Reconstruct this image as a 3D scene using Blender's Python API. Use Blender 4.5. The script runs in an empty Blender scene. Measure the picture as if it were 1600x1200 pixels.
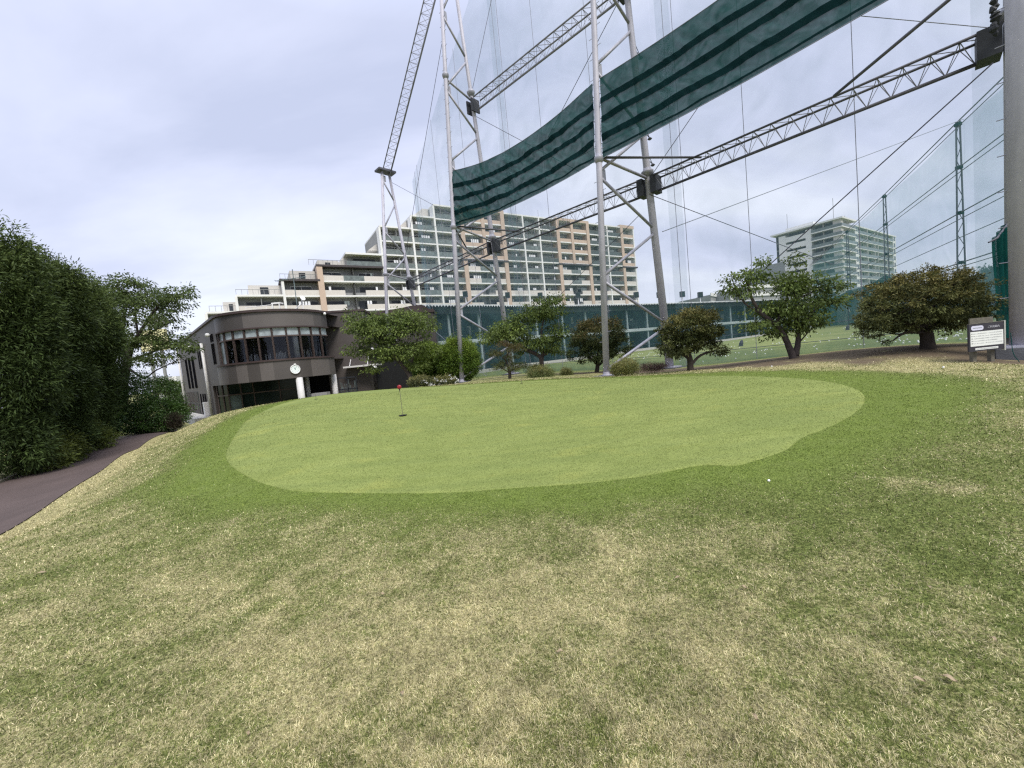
import bpy, math, random
import numpy as np
from mathutils import Vector, Matrix

R = random.Random(7)
RN = np.random.default_rng(11)
C = bpy.context.scene.collection
PI = math.pi

# ------------------------------------------------------------------ camera
F = 630.0
ROLL = math.atan(.1)
PITCH = math.atan(43 * math.cos(ROLL) / F)
CM = (Matrix.Rotation(PI / 2 - PITCH, 3, 'X') @ Matrix.Rotation(-ROLL, 3, 'Z'))
EYE = Vector((0, 0, 1.6))
cam = bpy.data.cameras.new('camera')
cam.sensor_width = 36
cam.lens = 36 * F / 1600
cam.clip_end = 5000
cam.clip_start = .05
co = bpy.data.objects.new('camera', cam)
C.objects.link(co)
co.matrix_world = Matrix.Translation(EYE) @ CM.to_4x4()
bpy.context.scene.camera = co


def ray(px, py):
    return CM @ Vector(((px - 800) / F, -(py - 600) / F, -1))


def P(px, py, Y):                      # survey point: direction seen from the eye, at forward distance Y
    d = ray(px, py)
    return EYE + d * (Y / d.y)


def atz(px, py, z):
    d = ray(px, py)
    return EYE + d * ((z - 1.6) / d.z)


# ------------------------------------------------------------------ object helpers
def tag(o, label=None, cat=None, group=None, kind=None):
    if label: o['label'] = label
    if cat: o['category'] = cat
    if group: o['group'] = group
    if kind: o['kind'] = kind
    return o


def thing(name, label, cat, loc=(0, 0, 0), group=None):
    o = bpy.data.objects.new(name, None)
    o.empty_display_size = .2
    C.objects.link(o)
    o.location = loc
    return tag(o, label, cat, group)


def link(name, me, parent=None):
    o = bpy.data.objects.new(name, me)
    C.objects.link(o)
    if parent is not None:
        o.parent = parent
        base = parent
        off = Vector((0, 0, 0))
        while base is not None:
            off += Vector(base.location)
            base = base.parent
        # meshes are written in world coordinates
        if parent.type == 'EMPTY':
            o.matrix_parent_inverse = Matrix.Translation(-off)
    return o


def copy_tree(o, delta=None, parent=None):
    c = o.copy()
    C.objects.link(c)
    if parent is not None:
        c.parent = parent
    if delta is not None:
        c.location = Vector(o.location) + Vector(delta)
    for ch in list(o.children):
        copy_tree(ch, None, c)
    return c


class MB:
    def __init__(s):
        s.v = []; s.f = []; s.sm = False

    def quad(s, a, b, c, d):
        n = len(s.v); s.v += [tuple(a), tuple(b), tuple(c), tuple(d)]; s.f.append((n, n + 1, n + 2, n + 3))
        return s

    def poly(s, pts):
        n = len(s.v); s.v += [tuple(p) for p in pts]; s.f.append(tuple(range(n, n + len(pts))))
        return s

    def ob(s, o, a, b, c):             # box from corner o along three vectors
        o = Vector(o); a = Vector(a); b = Vector(b); c = Vector(c)
        n = len(s.v)
        p = [o, o + a, o + a + b, o + b]
        s.v += [tuple(q) for q in p] + [tuple(q + c) for q in p]
        for f in ((3, 2, 1, 0), (4, 5, 6, 7), (0, 1, 5, 4), (1, 2, 6, 5), (2, 3, 7, 6), (3, 0, 4, 7)):
            s.f.append(tuple(n + i for i in f))
        return s

    def box(s, x0, x1, y0, y1, z0, z1):
        return s.ob((x0, y0, z0), (x1 - x0, 0, 0), (0, y1 - y0, 0), (0, 0, z1 - z0))

    def tube(s, pts, rad, n=8, cap=True):
        pts = [Vector(p) for p in pts]
        if not isinstance(rad, (list, tuple)): rad = [rad] * len(pts)
        rings = []
        u = None
        for i, p in enumerate(pts):
            if i == 0: d = pts[1] - p
            elif i == len(pts) - 1: d = p - pts[i - 1]
            else: d = pts[i + 1] - pts[i - 1]
            if d.length < 1e-9: d = Vector((0, 0, 1))
            d.normalize()
            if u is None:
                u = d.orthogonal().normalized()
            else:
                u = (u - d * u.dot(d))
                u = u.normalized() if u.length > 1e-6 else d.orthogonal().normalized()
            w = d.cross(u)
            st = len(s.v)
            for k in range(n):
                a = 2 * PI * k / n
                s.v.append(tuple(p + (u * math.cos(a) + w * math.sin(a)) * rad[i]))
            rings.append(st)
        for a, b in zip(rings, rings[1:]):
            for k in range(n):
                k2 = (k + 1) % n
                s.f.append((a + k, a + k2, b + k2, b + k))
        if cap:
            s.f.append(tuple(rings[0] + k for k in reversed(range(n))))
            s.f.append(tuple(rings[-1] + k for k in range(n)))
        return s

    def lathe(s, c, prof, n=16, up=(0, 0, 1)):
        c = Vector(c); up = Vector(up).normalized(); u = up.orthogonal().normalized(); w = up.cross(u)
        rings = []
        for r, h in prof:
            st = len(s.v)
            for k in range(n):
                a = 2 * PI * k / n
                s.v.append(tuple(c + up * h + (u * math.cos(a) + w * math.sin(a)) * max(r, 1e-4)))
            rings.append(st)
        for a, b in zip(rings, rings[1:]):
            for k in range(n):
                k2 = (k + 1) % n
                s.f.append((a + k, a + k2, b + k2, b + k))
        s.f.append(tuple(rings[0] + k for k in reversed(range(n))))
        s.f.append(tuple(rings[-1] + k for k in range(n)))
        return s

    def build(s, name, m, parent=None, smooth=False):
        me = bpy.data.meshes.new(name)
        me.from_pydata(s.v, [], s.f)
        if smooth:
            me.polygons.foreach_set('use_smooth', [True] * len(me.polygons))
            me.update()
        me.materials.append(m)
        return link(name, me, parent)


# ------------------------------------------------------------------ materials
def N(t, typ, **k):
    n = t.nodes.new(typ)
    for a, b in k.items(): setattr(n, a, b)
    return n


def mat(name, col, rough=.7, metal=0., var=.12, scale=3., bump=0., bscale=40., spec=.35, streak=0.):
    m = bpy.data.materials.new(name); m.use_nodes = True
    t = m.node_tree; b = t.nodes['Principled BSDF']
    b.inputs['Roughness'].default_value = rough
    b.inputs['Metallic'].default_value = metal
    b.inputs['Specular IOR Level'].default_value = spec
    tc = N(t, 'ShaderNodeTexCoord')
    no = N(t, 'ShaderNodeTexNoise'); no.inputs['Scale'].default_value = scale
    no.inputs['Detail'].default_value = 6; no.inputs['Roughness'].default_value = .65
    t.links.new(tc.outputs['Object'], no.inputs['Vector'])
    mx = N(t, 'ShaderNodeMix', data_type='RGBA')
    mr = N(t, 'ShaderNodeMapRange'); mr.inputs[1].default_value = .3; mr.inputs[2].default_value = .7
    t.links.new(no.outputs['Fac'], mr.inputs[0])
    t.links.new(mr.outputs[0], mx.inputs[0])
    c = np.array(col)
    mx.inputs[6].default_value = (*np.clip(c * (1 - var), 0, 1), 1)
    mx.inputs[7].default_value = (*np.clip(c * (1 + var), 0, 1), 1)
    last = mx.outputs[2]
    if streak:
        mp = N(t, 'ShaderNodeMapping'); mp.inputs['Scale'].default_value = (5, 5, .35)
        t.links.new(tc.outputs['Object'], mp.inputs[0])
        n2 = N(t, 'ShaderNodeTexNoise'); n2.inputs['Scale'].default_value = 1.2; n2.inputs['Detail'].default_value = 5
        t.links.new(mp.outputs[0], n2.inputs['Vector'])
        r2 = N(t, 'ShaderNodeMapRange'); r2.inputs[1].default_value = .45; r2.inputs[2].default_value = .75
        r2.inputs[4].default_value = streak
        t.links.new(n2.outputs['Fac'], r2.inputs[0])
        m2 = N(t, 'ShaderNodeMix', data_type='RGBA')
        t.links.new(r2.outputs[0], m2.inputs[0]); t.links.new(last, m2.inputs[6])
        m2.inputs[7].default_value = (*(c * .45), 1)
        last = m2.outputs[2]
    t.links.new(last, b.inputs['Base Color'])
    if bump:
        n3 = N(t, 'ShaderNodeTexNoise'); n3.inputs['Scale'].default_value = bscale; n3.inputs['Detail'].default_value = 4
        t.links.new(tc.outputs['Object'], n3.inputs['Vector'])
        bp = N(t, 'ShaderNodeBump'); bp.inputs['Strength'].default_value = bump; bp.inputs['Distance'].default_value = .02
        t.links.new(n3.outputs['Fac'], bp.inputs['Height']); t.links.new(bp.outputs[0], b.inputs['Normal'])
    return m


def leafmat(name, transl=.3, rough=.55, spec=.25):
    m = bpy.data.materials.new(name); m.use_nodes = True
    t = m.node_tree; b = t.nodes['Principled BSDF']; out = t.nodes['Material Output']
    at = N(t, 'ShaderNodeAttribute', attribute_name='Col')
    t.links.new(at.outputs['Color'], b.inputs['Base Color'])
    b.inputs['Roughness'].default_value = rough
    b.inputs['Specular IOR Level'].default_value = spec
    tr = N(t, 'ShaderNodeBsdfTranslucent')
    t.links.new(at.outputs['Color'], tr.inputs['Color'])
    mx = N(t, 'ShaderNodeMixShader'); mx.inputs[0].default_value = transl
    t.links.new(b.outputs[0], mx.inputs[1]); t.links.new(tr.outputs[0], mx.inputs[2])
    t.links.new(mx.outputs[0], out.inputs[0])
    return m


def netmat(name, col, fac, wr=.0, scale=1.5, tl_=.5):
    m = bpy.data.materials.new(name); m.use_nodes = True
    t = m.node_tree; t.nodes.remove(t.nodes['Principled BSDF']); out = t.nodes['Material Output']
    tc = N(t, 'ShaderNodeTexCoord')
    no = N(t, 'ShaderNodeTexNoise'); no.inputs['Scale'].default_value = scale; no.inputs['Detail'].default_value = 5
    no.inputs['Distortion'].default_value = 1.5
    t.links.new(tc.outputs['Object'], no.inputs['Vector'])
    mr = N(t, 'ShaderNodeMapRange'); mr.inputs[1].default_value = .3; mr.inputs[2].default_value = .7
    mr.inputs[3].default_value = max(fac - wr, 0); mr.inputs[4].default_value = min(fac + wr, 1)
    t.links.new(no.outputs['Fac'], mr.inputs[0])
    df = N(t, 'ShaderNodeBsdfDiffuse'); df.inputs['Color'].default_value = (*col, 1)
    tl = N(t, 'ShaderNodeBsdfTranslucent'); tl.inputs['Color'].default_value = (*col, 1)
    m1 = N(t, 'ShaderNodeMixShader'); m1.inputs[0].default_value = tl_
    t.links.new(df.outputs[0], m1.inputs[1]); t.links.new(tl.outputs[0], m1.inputs[2])
    tp = N(t, 'ShaderNodeBsdfTransparent')
    m2 = N(t, 'ShaderNodeMixShader')
    t.links.new(mr.outputs[0], m2.inputs[0]); t.links.new(tp.outputs[0], m2.inputs[1]); t.links.new(m1.outputs[0], m2.inputs[2])
    t.links.new(m2.outputs[0], out.inputs[0])
    return m


def glassmat(name, col, rough=.12, var=.5):
    return mat(name, col, rough=rough, var=var, scale=.8, spec=.22)


M = dict(
    steel=mat('galvanised_steel', (.43, .42, .47), rough=.55, metal=.05, var=.10, scale=2, bump=.15, streak=.25),
    steel2=mat('grey_steel_brace', (.33, .33, .37), rough=.5, metal=.15, var=.15, scale=2, streak=.3),
    girder=mat('girder_steel', (.10, .10, .12), rough=.6, metal=.2, var=.25, scale=2),
    girderl=mat('girder_steel_light', (.22, .22, .25), rough=.6, metal=.2, var=.25, scale=2),
    dark=mat('dark_box_steel', (.03, .033, .04), rough=.6, var=.3),
    conc=mat('concrete', (.12, .123, .13), rough=.9, var=.2, scale=4, bump=.4),
    concl=mat('pale_concrete', (.42, .41, .38), rough=.9, var=.15, scale=4, bump=.3),
    cable=mat('steel_cable', (.08, .08, .10), rough=.6, var=.1),
    cablel=mat('pale_cable', (.22, .23, .27), rough=.6, var=.1),
    net=netmat('ball_net', (.23, .36, .40), .22, .08, .35),
    netd=netmat('net_overlap', (.27, .42, .48), .19, .05, .8),
    netfar=netmat('far_net', (.13, .31, .31), .26, .05, .3),
    netdark=netmat('dense_green_net', (.010, .070, .062), .88, .06, .5),
    netteal=netmat('teal_net', (.009, .085, .078), .22, .08, .5),
    netcurt=netmat('dark_net_curtain', (.012, .085, .075), .9, .07, 2.5),
    netband=netmat('net_foot_band', (.03, .16, .12), .35, .08, 1.5),
    screen=netmat('green_screen_mesh', (.025, .076, .073), .93, .05, 1.6, .25),
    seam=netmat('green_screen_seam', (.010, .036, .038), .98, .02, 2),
    asphalt=mat('reddish_asphalt', (.090, .066, .058), rough=.9, var=.16, scale=1.2, bump=.5, bscale=120),
    kerb=mat('path_kerb', (.30, .27, .22), rough=.9, var=.25, scale=6),
    clad=mat('brown_cladding', (.066, .056, .053), rough=.55, var=.14, scale=.5, bump=.2, bscale=20),
    cladd=mat('dark_cladding', (.045, .038, .036), rough=.6, var=.2, scale=.7),
    trim=mat('brown_trim', (.055, .038, .036), rough=.5, var=.2),
    mull=mat('mullion_bronze', (.10, .075, .068), rough=.45, var=.15),
    glass=None, slit=mat('dark_slit_window', (.008, .008, .010), rough=.9, var=.2, spec=0.),
    blind=mat('window_blind', (.32, .37, .39), rough=.35, var=.5, scale=1.8, spec=.5),
    gglass=glassmat('ground_floor_glass', (.02, .032, .03)),
    pglass=glassmat('pale_reflecting_glass', (.14, .18, .18), rough=.12),
    white=mat('white_paint', (.78, .77, .75), rough=.5, var=.05, streak=.12),
    column=mat('white_column', (.62, .61, .60), rough=.55, var=.06, streak=.1),
    postg=mat('far_post_slate', (.075, .10, .115), rough=.6, var=.2),
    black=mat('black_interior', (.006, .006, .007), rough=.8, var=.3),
    grey=mat('grey_box_paint', (.24, .24, .24), rough=.6, var=.1),
    apw=mat('apartment_white', (.70, .70, .68), rough=.7, var=.05, streak=.12),
    apg=mat('apartment_grey_wall', (.25, .255, .25), rough=.8, var=.08, scale=.5),
    apdark=mat('apartment_dark_soffit', (.055, .046, .048), rough=.7, var=.15),
    apcream=mat('apartment_cream_panel', (.58, .545, .50), rough=.75, var=.06, streak=.12),
    aporange=mat('apartment_orange_tile', (.50, .385, .30), rough=.7, var=.08, streak=.12),
    aprail=mat('apartment_dark_railing', (.075, .09, .088), rough=.5, var=.35, scale=1.4),
    apglass=mat('apartment_glass_balcony', (.14, .165, .16), rough=.3, var=.4, scale=1.5, spec=.4),
    apwin=glassmat('apartment_window', (.035, .04, .045), rough=.15),
    apwin2=mat('apartment_curtained_window', (.26, .27, .26), rough=.3, var=.4, scale=1.2),
    apbeige=mat('apartment_beige_wall', (.50, .48, .44), rough=.8, var=.07, scale=.4),
    laundry=mat('laundry_cloth', (.72, .73, .75), rough=.9, var=.2, scale=6),
    roofw=mat('corrugated_roof_edge', (.62, .64, .66), rough=.5, var=.1, streak=.2),
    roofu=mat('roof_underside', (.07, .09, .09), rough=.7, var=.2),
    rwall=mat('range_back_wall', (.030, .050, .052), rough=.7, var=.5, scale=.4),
    rslab=mat('range_slab', (.50, .56, .57), rough=.7, var=.1),
    post=mat('range_post', (.34, .40, .42), rough=.6, var=.1),
    bark=mat('dark_bark', (.040, .032, .026), rough=.95, var=.35, scale=8, bump=.8, bscale=30),
    barkc=mat('cherry_bark', (.060, .048, .044), rough=.9, var=.35, scale=8, bump=.8, bscale=30),
    signd=mat('sign_dark_panel', (.035, .033, .042), rough=.5, var=.15),
    signw=mat('sign_white_panel', (.72, .74, .70), rough=.45, var=.05),
    signl=mat('sign_lavender_plate', (.60, .60, .72), rough=.4, var=.04),
    signt=mat('sign_grey_lettering', (.30, .31, .32), rough=.6, var=.3, scale=60),
    signk=mat('sign_black_bullet', (.03, .03, .03), rough=.6),
    signp=mat('sign_pale_lettering', (.50, .50, .54), rough=.6),
    wood=mat('weathered_wood', (.13, .12, .095), rough=.9, var=.25, scale=10, bump=.4),
    alu=mat('aluminium_edge', (.50, .50, .45), rough=.4, metal=.3, var=.1),
    red=mat('red_flag_disc', (.24, .012, .016), rough=.4, var=.1),
    ball=mat('golf_ball_white', (.85, .85, .83), rough=.35, var=.03),
    clockw=mat('clock_face', (.78, .84, .84), rough=.3, var=.03),
    clockg=mat('clock_mark_green', (.16, .30, .26), rough=.5),
    lampw=mat('lamp_globe_white', (.80, .80, .80), rough=.25, var=.02),
    yellow=mat('yellow_building_panel', (.60, .56, .33), rough=.7, var=.08),
    leafdead=mat('dry_leaf', (.29, .225, .14), rough=.8, var=.25, scale=30),
    bluec=mat('blue_cloth', (.02, .03, .10), rough=.8),
    leaf=leafmat('leaf', .30), needle=leafmat('needle_leaf', .12, .6, .15), glossy=leafmat('glossy_leaf', .15, .4, .35),
    blade=leafmat('grass_blade', .25, .7, .12),
)



def seeglass():
    m = bpy.data.materials.new('tinted_window_glass'); m.use_nodes = True
    t = m.node_tree; t.nodes.remove(t.nodes['Principled BSDF']); out = t.nodes['Material Output']
    tp = N(t, 'ShaderNodeBsdfTransparent'); tp.inputs['Color'].default_value = (.62, .65, .68, 1)
    gl = N(t, 'ShaderNodeBsdfGlossy'); gl.inputs['Roughness'].default_value = .03; gl.inputs['Color'].default_value = (.7, .75, .85, 1)
    fr = N(t, 'ShaderNodeFresnel'); fr.inputs[0].default_value = 1.42
    mx = N(t, 'ShaderNodeMixShader')
    t.links.new(fr.outputs[0], mx.inputs[0]); t.links.new(tp.outputs[0], mx.inputs[1]); t.links.new(gl.outputs[0], mx.inputs[2])
    t.links.new(mx.outputs[0], out.inputs[0])
    return m


M['glass'] = seeglass()

# ------------------------------------------------------------------ terrain
cp = []
for x, y, z in [(0, 0, 0), (0, 3, 0), (3, 3.6, .04), (-3, 3, -.02), (-6, 3, -.12), (5, 0, .05), (-5, -2, -.1), (0, -6, 0), (9, 3, .15), (12, -2, .1),
                (-20, 14, -.35), (-21, 8, -.3), (-19, 18.5, -.45), (-14, 2, -.45), (-10.5, 2, -.5), (-16, 22.6, -1.1), (-12, 22.6, -1.0), (-20, 25, -.95),
                (-9, 27, -.9), (-10, 36, -.3), (-33, 38, -1.1), (-26, 34, -1.05), (-30, 22, -.8), (-55, 50, -1.2), (-60, 10, -.5), (-50, -10, -.3),
                (-40, 80, -.8), (10, 30, .28), (20, 26, .32), (30, 20, .4), (30, 40, .6), (45, 50, 1.0), (60, 60, 1.25), (26, 10, .3),
                (100, 100, 1.4), (120, 60, 1.3), (60, 10, .6), (60, -12, .4), (20, -10, .1), (-3, 31, .1), (0, 50, .25), (30, 110, .8),
                (-40, 150, 0), (120, 160, 1.2), (4, 24, .22)]:
    cp.append((x, y, z))
for px, py, D in [(700, 771, 4.9), (1147, 731, 4.5), (1351, 631, 6.6), (1287, 595, 9.05), (1209, 589, 10.6), (1100, 587, 12.9), (1000, 590, 14.3),
                  (900, 592, 15.4), (800, 597, 16.0), (700, 603, 16.8), (600, 609, 17.5), (500, 619, 17.3), (430, 632, 15.4), (383, 658, 11.3),
                  (353, 706, 7.9), (394, 750, 6.1), (628, 650, 9.8), (1600, 700, 4.1), (1600, 600, 6.7), (0, 840, 6.4), (50, 810, 7.2), (100, 772, 8.9),
                  (160, 735, 11.3), (215, 702, 15), (250, 680, 19.5), (325, 652, 16.2), (0, 757, 11.3), (95, 717, 15.2), (170, 690, 19.3), (240, 677, 21.2),
                  (722, 598, 25.8), (948, 588, 18.7), (1035, 578, 20.9), (1590, 560, 10.4), (1450, 545, 12.3), (1240, 560, 15), (1080, 579, 16.1),
                  (932, 582, 22), (751, 584, 43), (874, 567.6, 50), (1000, 548.6, 60), (1125, 534, 72), (1215, 521, 84)]:
    p = P(px, py, D)
    cp.append((p.x, p.y, p.z))
cp = np.array(cp)


def _U(r2):
    return np.where(r2 > 1e-12, r2 * np.log(np.maximum(r2, 1e-12)), 0) * .5


_n = len(cp)
_K = _U(((cp[:, None, :2] - cp[None, :, :2]) ** 2).sum(-1)) + np.eye(_n) * .02
_A = np.zeros((_n + 3, _n + 3)); _A[:_n, :_n] = _K; _A[:_n, _n] = 1; _A[:_n, _n + 1:] = cp[:, :2]; _A[_n:, :_n] = _A[:_n, _n:].T
_w = np.linalg.solve(_A, np.concatenate([cp[:, 2], np.zeros(3)]))


def G(x, y):
    x = np.clip(np.atleast_1d(np.asarray(x, float)), -60, 120); y = np.clip(np.atleast_1d(np.asarray(y, float)), -12, 160)
    out = np.empty(x.shape)
    xf = x.ravel(); yf = y.ravel(); o = np.empty(xf.shape)
    for i in range(0, len(xf), 20000):
        a = xf[i:i + 20000]; b = yf[i:i + 20000]
        r2 = (a[:, None] - cp[None, :, 0]) ** 2 + (b[:, None] - cp[None, :, 1]) ** 2
        o[i:i + 20000] = _U(r2) @ _w[:_n] + _w[_n] + _w[_n + 1] * a + _w[_n + 2] * b
    return np.clip(o, -1.4, 1.6).reshape(x.shape)


def g(x, y):
    return float(G(x, y)[0])


def hit(px, py, d0=2., d1=30.):
    d = ray(px, py); d = d / d.y
    Y = np.linspace(d0, d1, 1200)
    X = d.x * Y; Z = 1.6 + d.z * Y
    below = Z <= G(X, Y)
    i = int(np.argmax(below)) if below.any() else len(Y) - 1
    return Vector((X[i], Y[i], float(G(X[i], Y[i])[0])))


green_px = [(700, 771), (760, 767), (820, 762), (900, 757), (985, 748), (1040, 738), (1100, 726), (1147, 731), (1184, 719), (1233, 703), (1248, 684), (1287, 672), (1331, 650), (1351, 631),
            (1350, 616), (1331, 605), (1287, 595), (1209, 589), (1100, 587)]
gp = [hit(*p) for p in green_px]
gp += [Vector((P(x, y, D).x, D, 0)) for x, y, D in [(1000, 590, 14.2), (900, 592, 15.2), (800, 597, 15.9), (700, 603, 16.5), (600, 609, 17.0), (500, 619, 16.8), (430, 632, 15.0)]]
gp += [hit(*p) for p in [(383, 658), (368, 680), (353, 706), (356, 725), (394, 750), (453, 768), (520, 770), (600, 771)]]
gpoly = np.array([(p.x, p.y) for p in gp])


def chaikin(p, it=2):
    for _ in range(it):
        q = np.roll(p, -1, 0)
        p = np.stack([p * .75 + q * .25, p * .25 + q * .75], 1).reshape(-1, 2)
    return p


gpoly = chaikin(gpoly, 2)


def sdist(x, y, poly):
    x = np.asarray(x, float).ravel(); y = np.asarray(y, float).ravel()
    a = poly; b = np.roll(poly, -1, 0)
    out = np.empty(len(x))
    for i in range(0, len(x), 20000):
        px = x[i:i + 20000, None]; py = y[i:i + 20000, None]
        ex = (b - a)[None, :, 0]; ey = (b - a)[None, :, 1]
        wx = px - a[None, :, 0]; wy = py - a[None, :, 1]
        t = np.clip((wx * ex + wy * ey) / (ex ** 2 + ey ** 2 + 1e-12), 0, 1)
        d = np.sqrt(((wx - t * ex) ** 2 + (wy - t * ey) ** 2).min(1))
        c = ((a[None, :, 1] > py) != (b[None, :, 1] > py)) & (px < ex * (py - a[None, :, 1]) / (np.where(np.abs(ey) < 1e-12, 1e-12, ey)) + a[None, :, 0])
        ins = (c.sum(1) % 2) == 1
        out[i:i + 20000] = np.where(ins, -d, d)
    return out


def vnoise(x, y, s, seed=0):
    x = x / s; y = y / s
    xi = np.floor(x).astype(np.int64); yi = np.floor(y).astype(np.int64)
    fx = x - xi; fy = y - yi
    fx = fx * fx * (3 - 2 * fx); fy = fy * fy * (3 - 2 * fy)

    def h(i, j):
        n = (i * 374761393 + j * 668265263 + seed * 974711) & 0x7fffffff
        n = ((n ^ (n >> 13)) * 1274126177) & 0x7fffffff
        return ((n ^ (n >> 16)) & 0xffff) / 65535.
    return (h(xi, yi) * (1 - fx) * (1 - fy) + h(xi + 1, yi) * fx * (1 - fy) + h(xi, yi + 1) * (1 - fx) * fy + h(xi + 1, yi + 1) * fx * fy)


NETL = [Vector((15.9, 12.55)), Vector((7.75, 20.8)), Vector((-.65, 29.35)), Vector((-9.0, 39.8))]   # tower back-leg line, plan
NDIR = (NETL[1] - NETL[0]).normalized()
NOUT = Vector((-NDIR.y, NDIR.x))
if NOUT.y < 0: NOUT = -NOUT


def netdist(x, y):                     # > 0 on the camera side of the net line
    return -((x - NETL[0].x) * NOUT.x + (y - NETL[0].y) * NOUT.y)


def sstep(v, a, b):
    t = np.clip((v - a) / (b - a), 0, 1)
    return t * t * (3 - 2 * t)


WORN = (np.array(P(1345, 739, 3.9)[:2]), np.array(P(1500, 768, 3.45)[:2]))


def zones(x, y):
    x = np.asarray(x, float); y = np.asarray(y, float)
    sd = sdist(x, y, gpoly)
    n1 = vnoise(x, y, 1.6, 3); n2 = vnoise(x, y, .55, 5); n3 = vnoise(x, y, .2, 8)
    # width of the mown collar grows on the right and on the left
    wid = .85 + .35 * sstep(x, 2, 7) + .8 * sstep(x, 5, 8) * sstep(y, 3, 7) * (1 - sstep(y, 9.5, 11)) + .25 * sstep(-x, 3, 7)
    fr = (1 - sstep(sd + (n1 - .5) * .6 + (n2 - .5) * .35, wid - .55, wid + .45)) * (1 - .35 * sstep(sd, .7, 1.6) * sstep(x, 4, 6.5))
    st = .54 + (vnoise(x + 7, y - 3, 2.6, 14) - .5) * .10 + (n1 - .5) * .08 + (n2 - .5) * .22 + (n3 - .5) * .5
    st += .12 * np.exp(-((x + .3) ** 2 / 3 + (y - 2.4) ** 2 / 2.5))
    st += .04 * sstep(-x, 1.5, 5) * (1 - sstep(y, 7, 9))
    st -= .16 * sstep(x, 1.0, 2.2) * (1 - sstep(y, 3.5, 5))
    st += .22 * sstep(y, 8.6, 10) * sstep(x, 6, 8)
    # worn straw line seen right of the green
    a, b = WORN
    e = b - a; tt = np.clip(((x - a[0]) * e[0] + (y - a[1]) * e[1]) / (e @ e), 0, 1)
    wl = np.hypot(x - a[0] - tt * e[0], y - a[1] - tt * e[1]) + (n3 - .5) * .08
    wl = 1 - sstep(wl, .03 + .03 * tt, .12 + .08 * tt)
    st += .55 * wl; fr = fr * (1 - .8 * wl)
    # dry edge above the path
    pe = np.array([(-8.3, 6.4), (-9.1, 7.2), (-10.0, 8.9), (-11.6, 11.3), (-14.2, 15), (-17, 19.5), (-17, 23), (60, 40), (60, -20), (-8.2, -20)])
    pd = -sdist(x, y, pe)
    st = st + .8 * (1 - sstep(pd, .3, .8)) * (np.abs(pd) < 1.2)
    st = st - .22 * (1 - sstep(sd, .8, 2.8)) - .05 * sstep(x, .8, 2.5) * (1 - sstep(y, 7, 9))
    st = np.clip(st, 0, 1) * (1 - fr)
    nd = netdist(x, y)
    soil = sstep(nd, -.6, .1) * (1 - sstep(nd + (n1 - .5) * 1.2 + (n2 - .5) * .9 - 2.3 * sstep(x, 5.5, 9.5), 2.0, 3.1)) * sstep(x, 1.5, 4)
    rng = (1 - sstep(nd, -.9, -.5)) * (y > 5)
    return sd, fr, st, soil, rng


def axis(lo, hi, step, far_lo, far_hi):
    a = list(np.arange(lo, hi + 1e-6, step))
    s = step; v = hi; up = []
    while v < far_hi:
        s *= 1.22; v += s; up.append(min(v, far_hi))
    s = step; v = lo; dn = []
    while v > far_lo:
        s *= 1.22; v -= s; dn.append(max(v, far_lo))
    return np.array(dn[::-1] + a + up)


def grid_mesh(name, X, Y, Z, m, attrs=None, faces=None):
    ny, nx = X.shape
    me = bpy.data.meshes.new(name)
    v = np.stack([X, Y, Z], -1).reshape(-1, 3)
    i = np.arange(ny * nx).reshape(ny, nx)
    f = np.stack([i[:-1, :-1], i[:-1, 1:], i[1:, 1:], i[1:, :-1]], -1).reshape(-1, 4)
    if faces is not None: f = f[faces(f, v)]
    me.vertices.add(len(v)); me.vertices.foreach_set('co', v.ravel().astype(np.float32))
    me.loops.add(len(f) * 4); me.loops.foreach_set('vertex_index', f.ravel().astype(np.int32))
    me.polygons.add(len(f)); me.polygons.foreach_set('loop_start', (np.arange(len(f)) * 4).astype(np.int32))
    me.polygons.foreach_set('use_smooth', np.ones(len(f), bool))
    me.update(calc_edges=True)
    if attrs:
        for k, a in attrs.items():
            at = me.attributes.new(k, 'FLOAT', 'POINT'); at.data.foreach_set('value', np.asarray(a, np.float32).ravel())
    me.materials.append(m)
    return me


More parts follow.
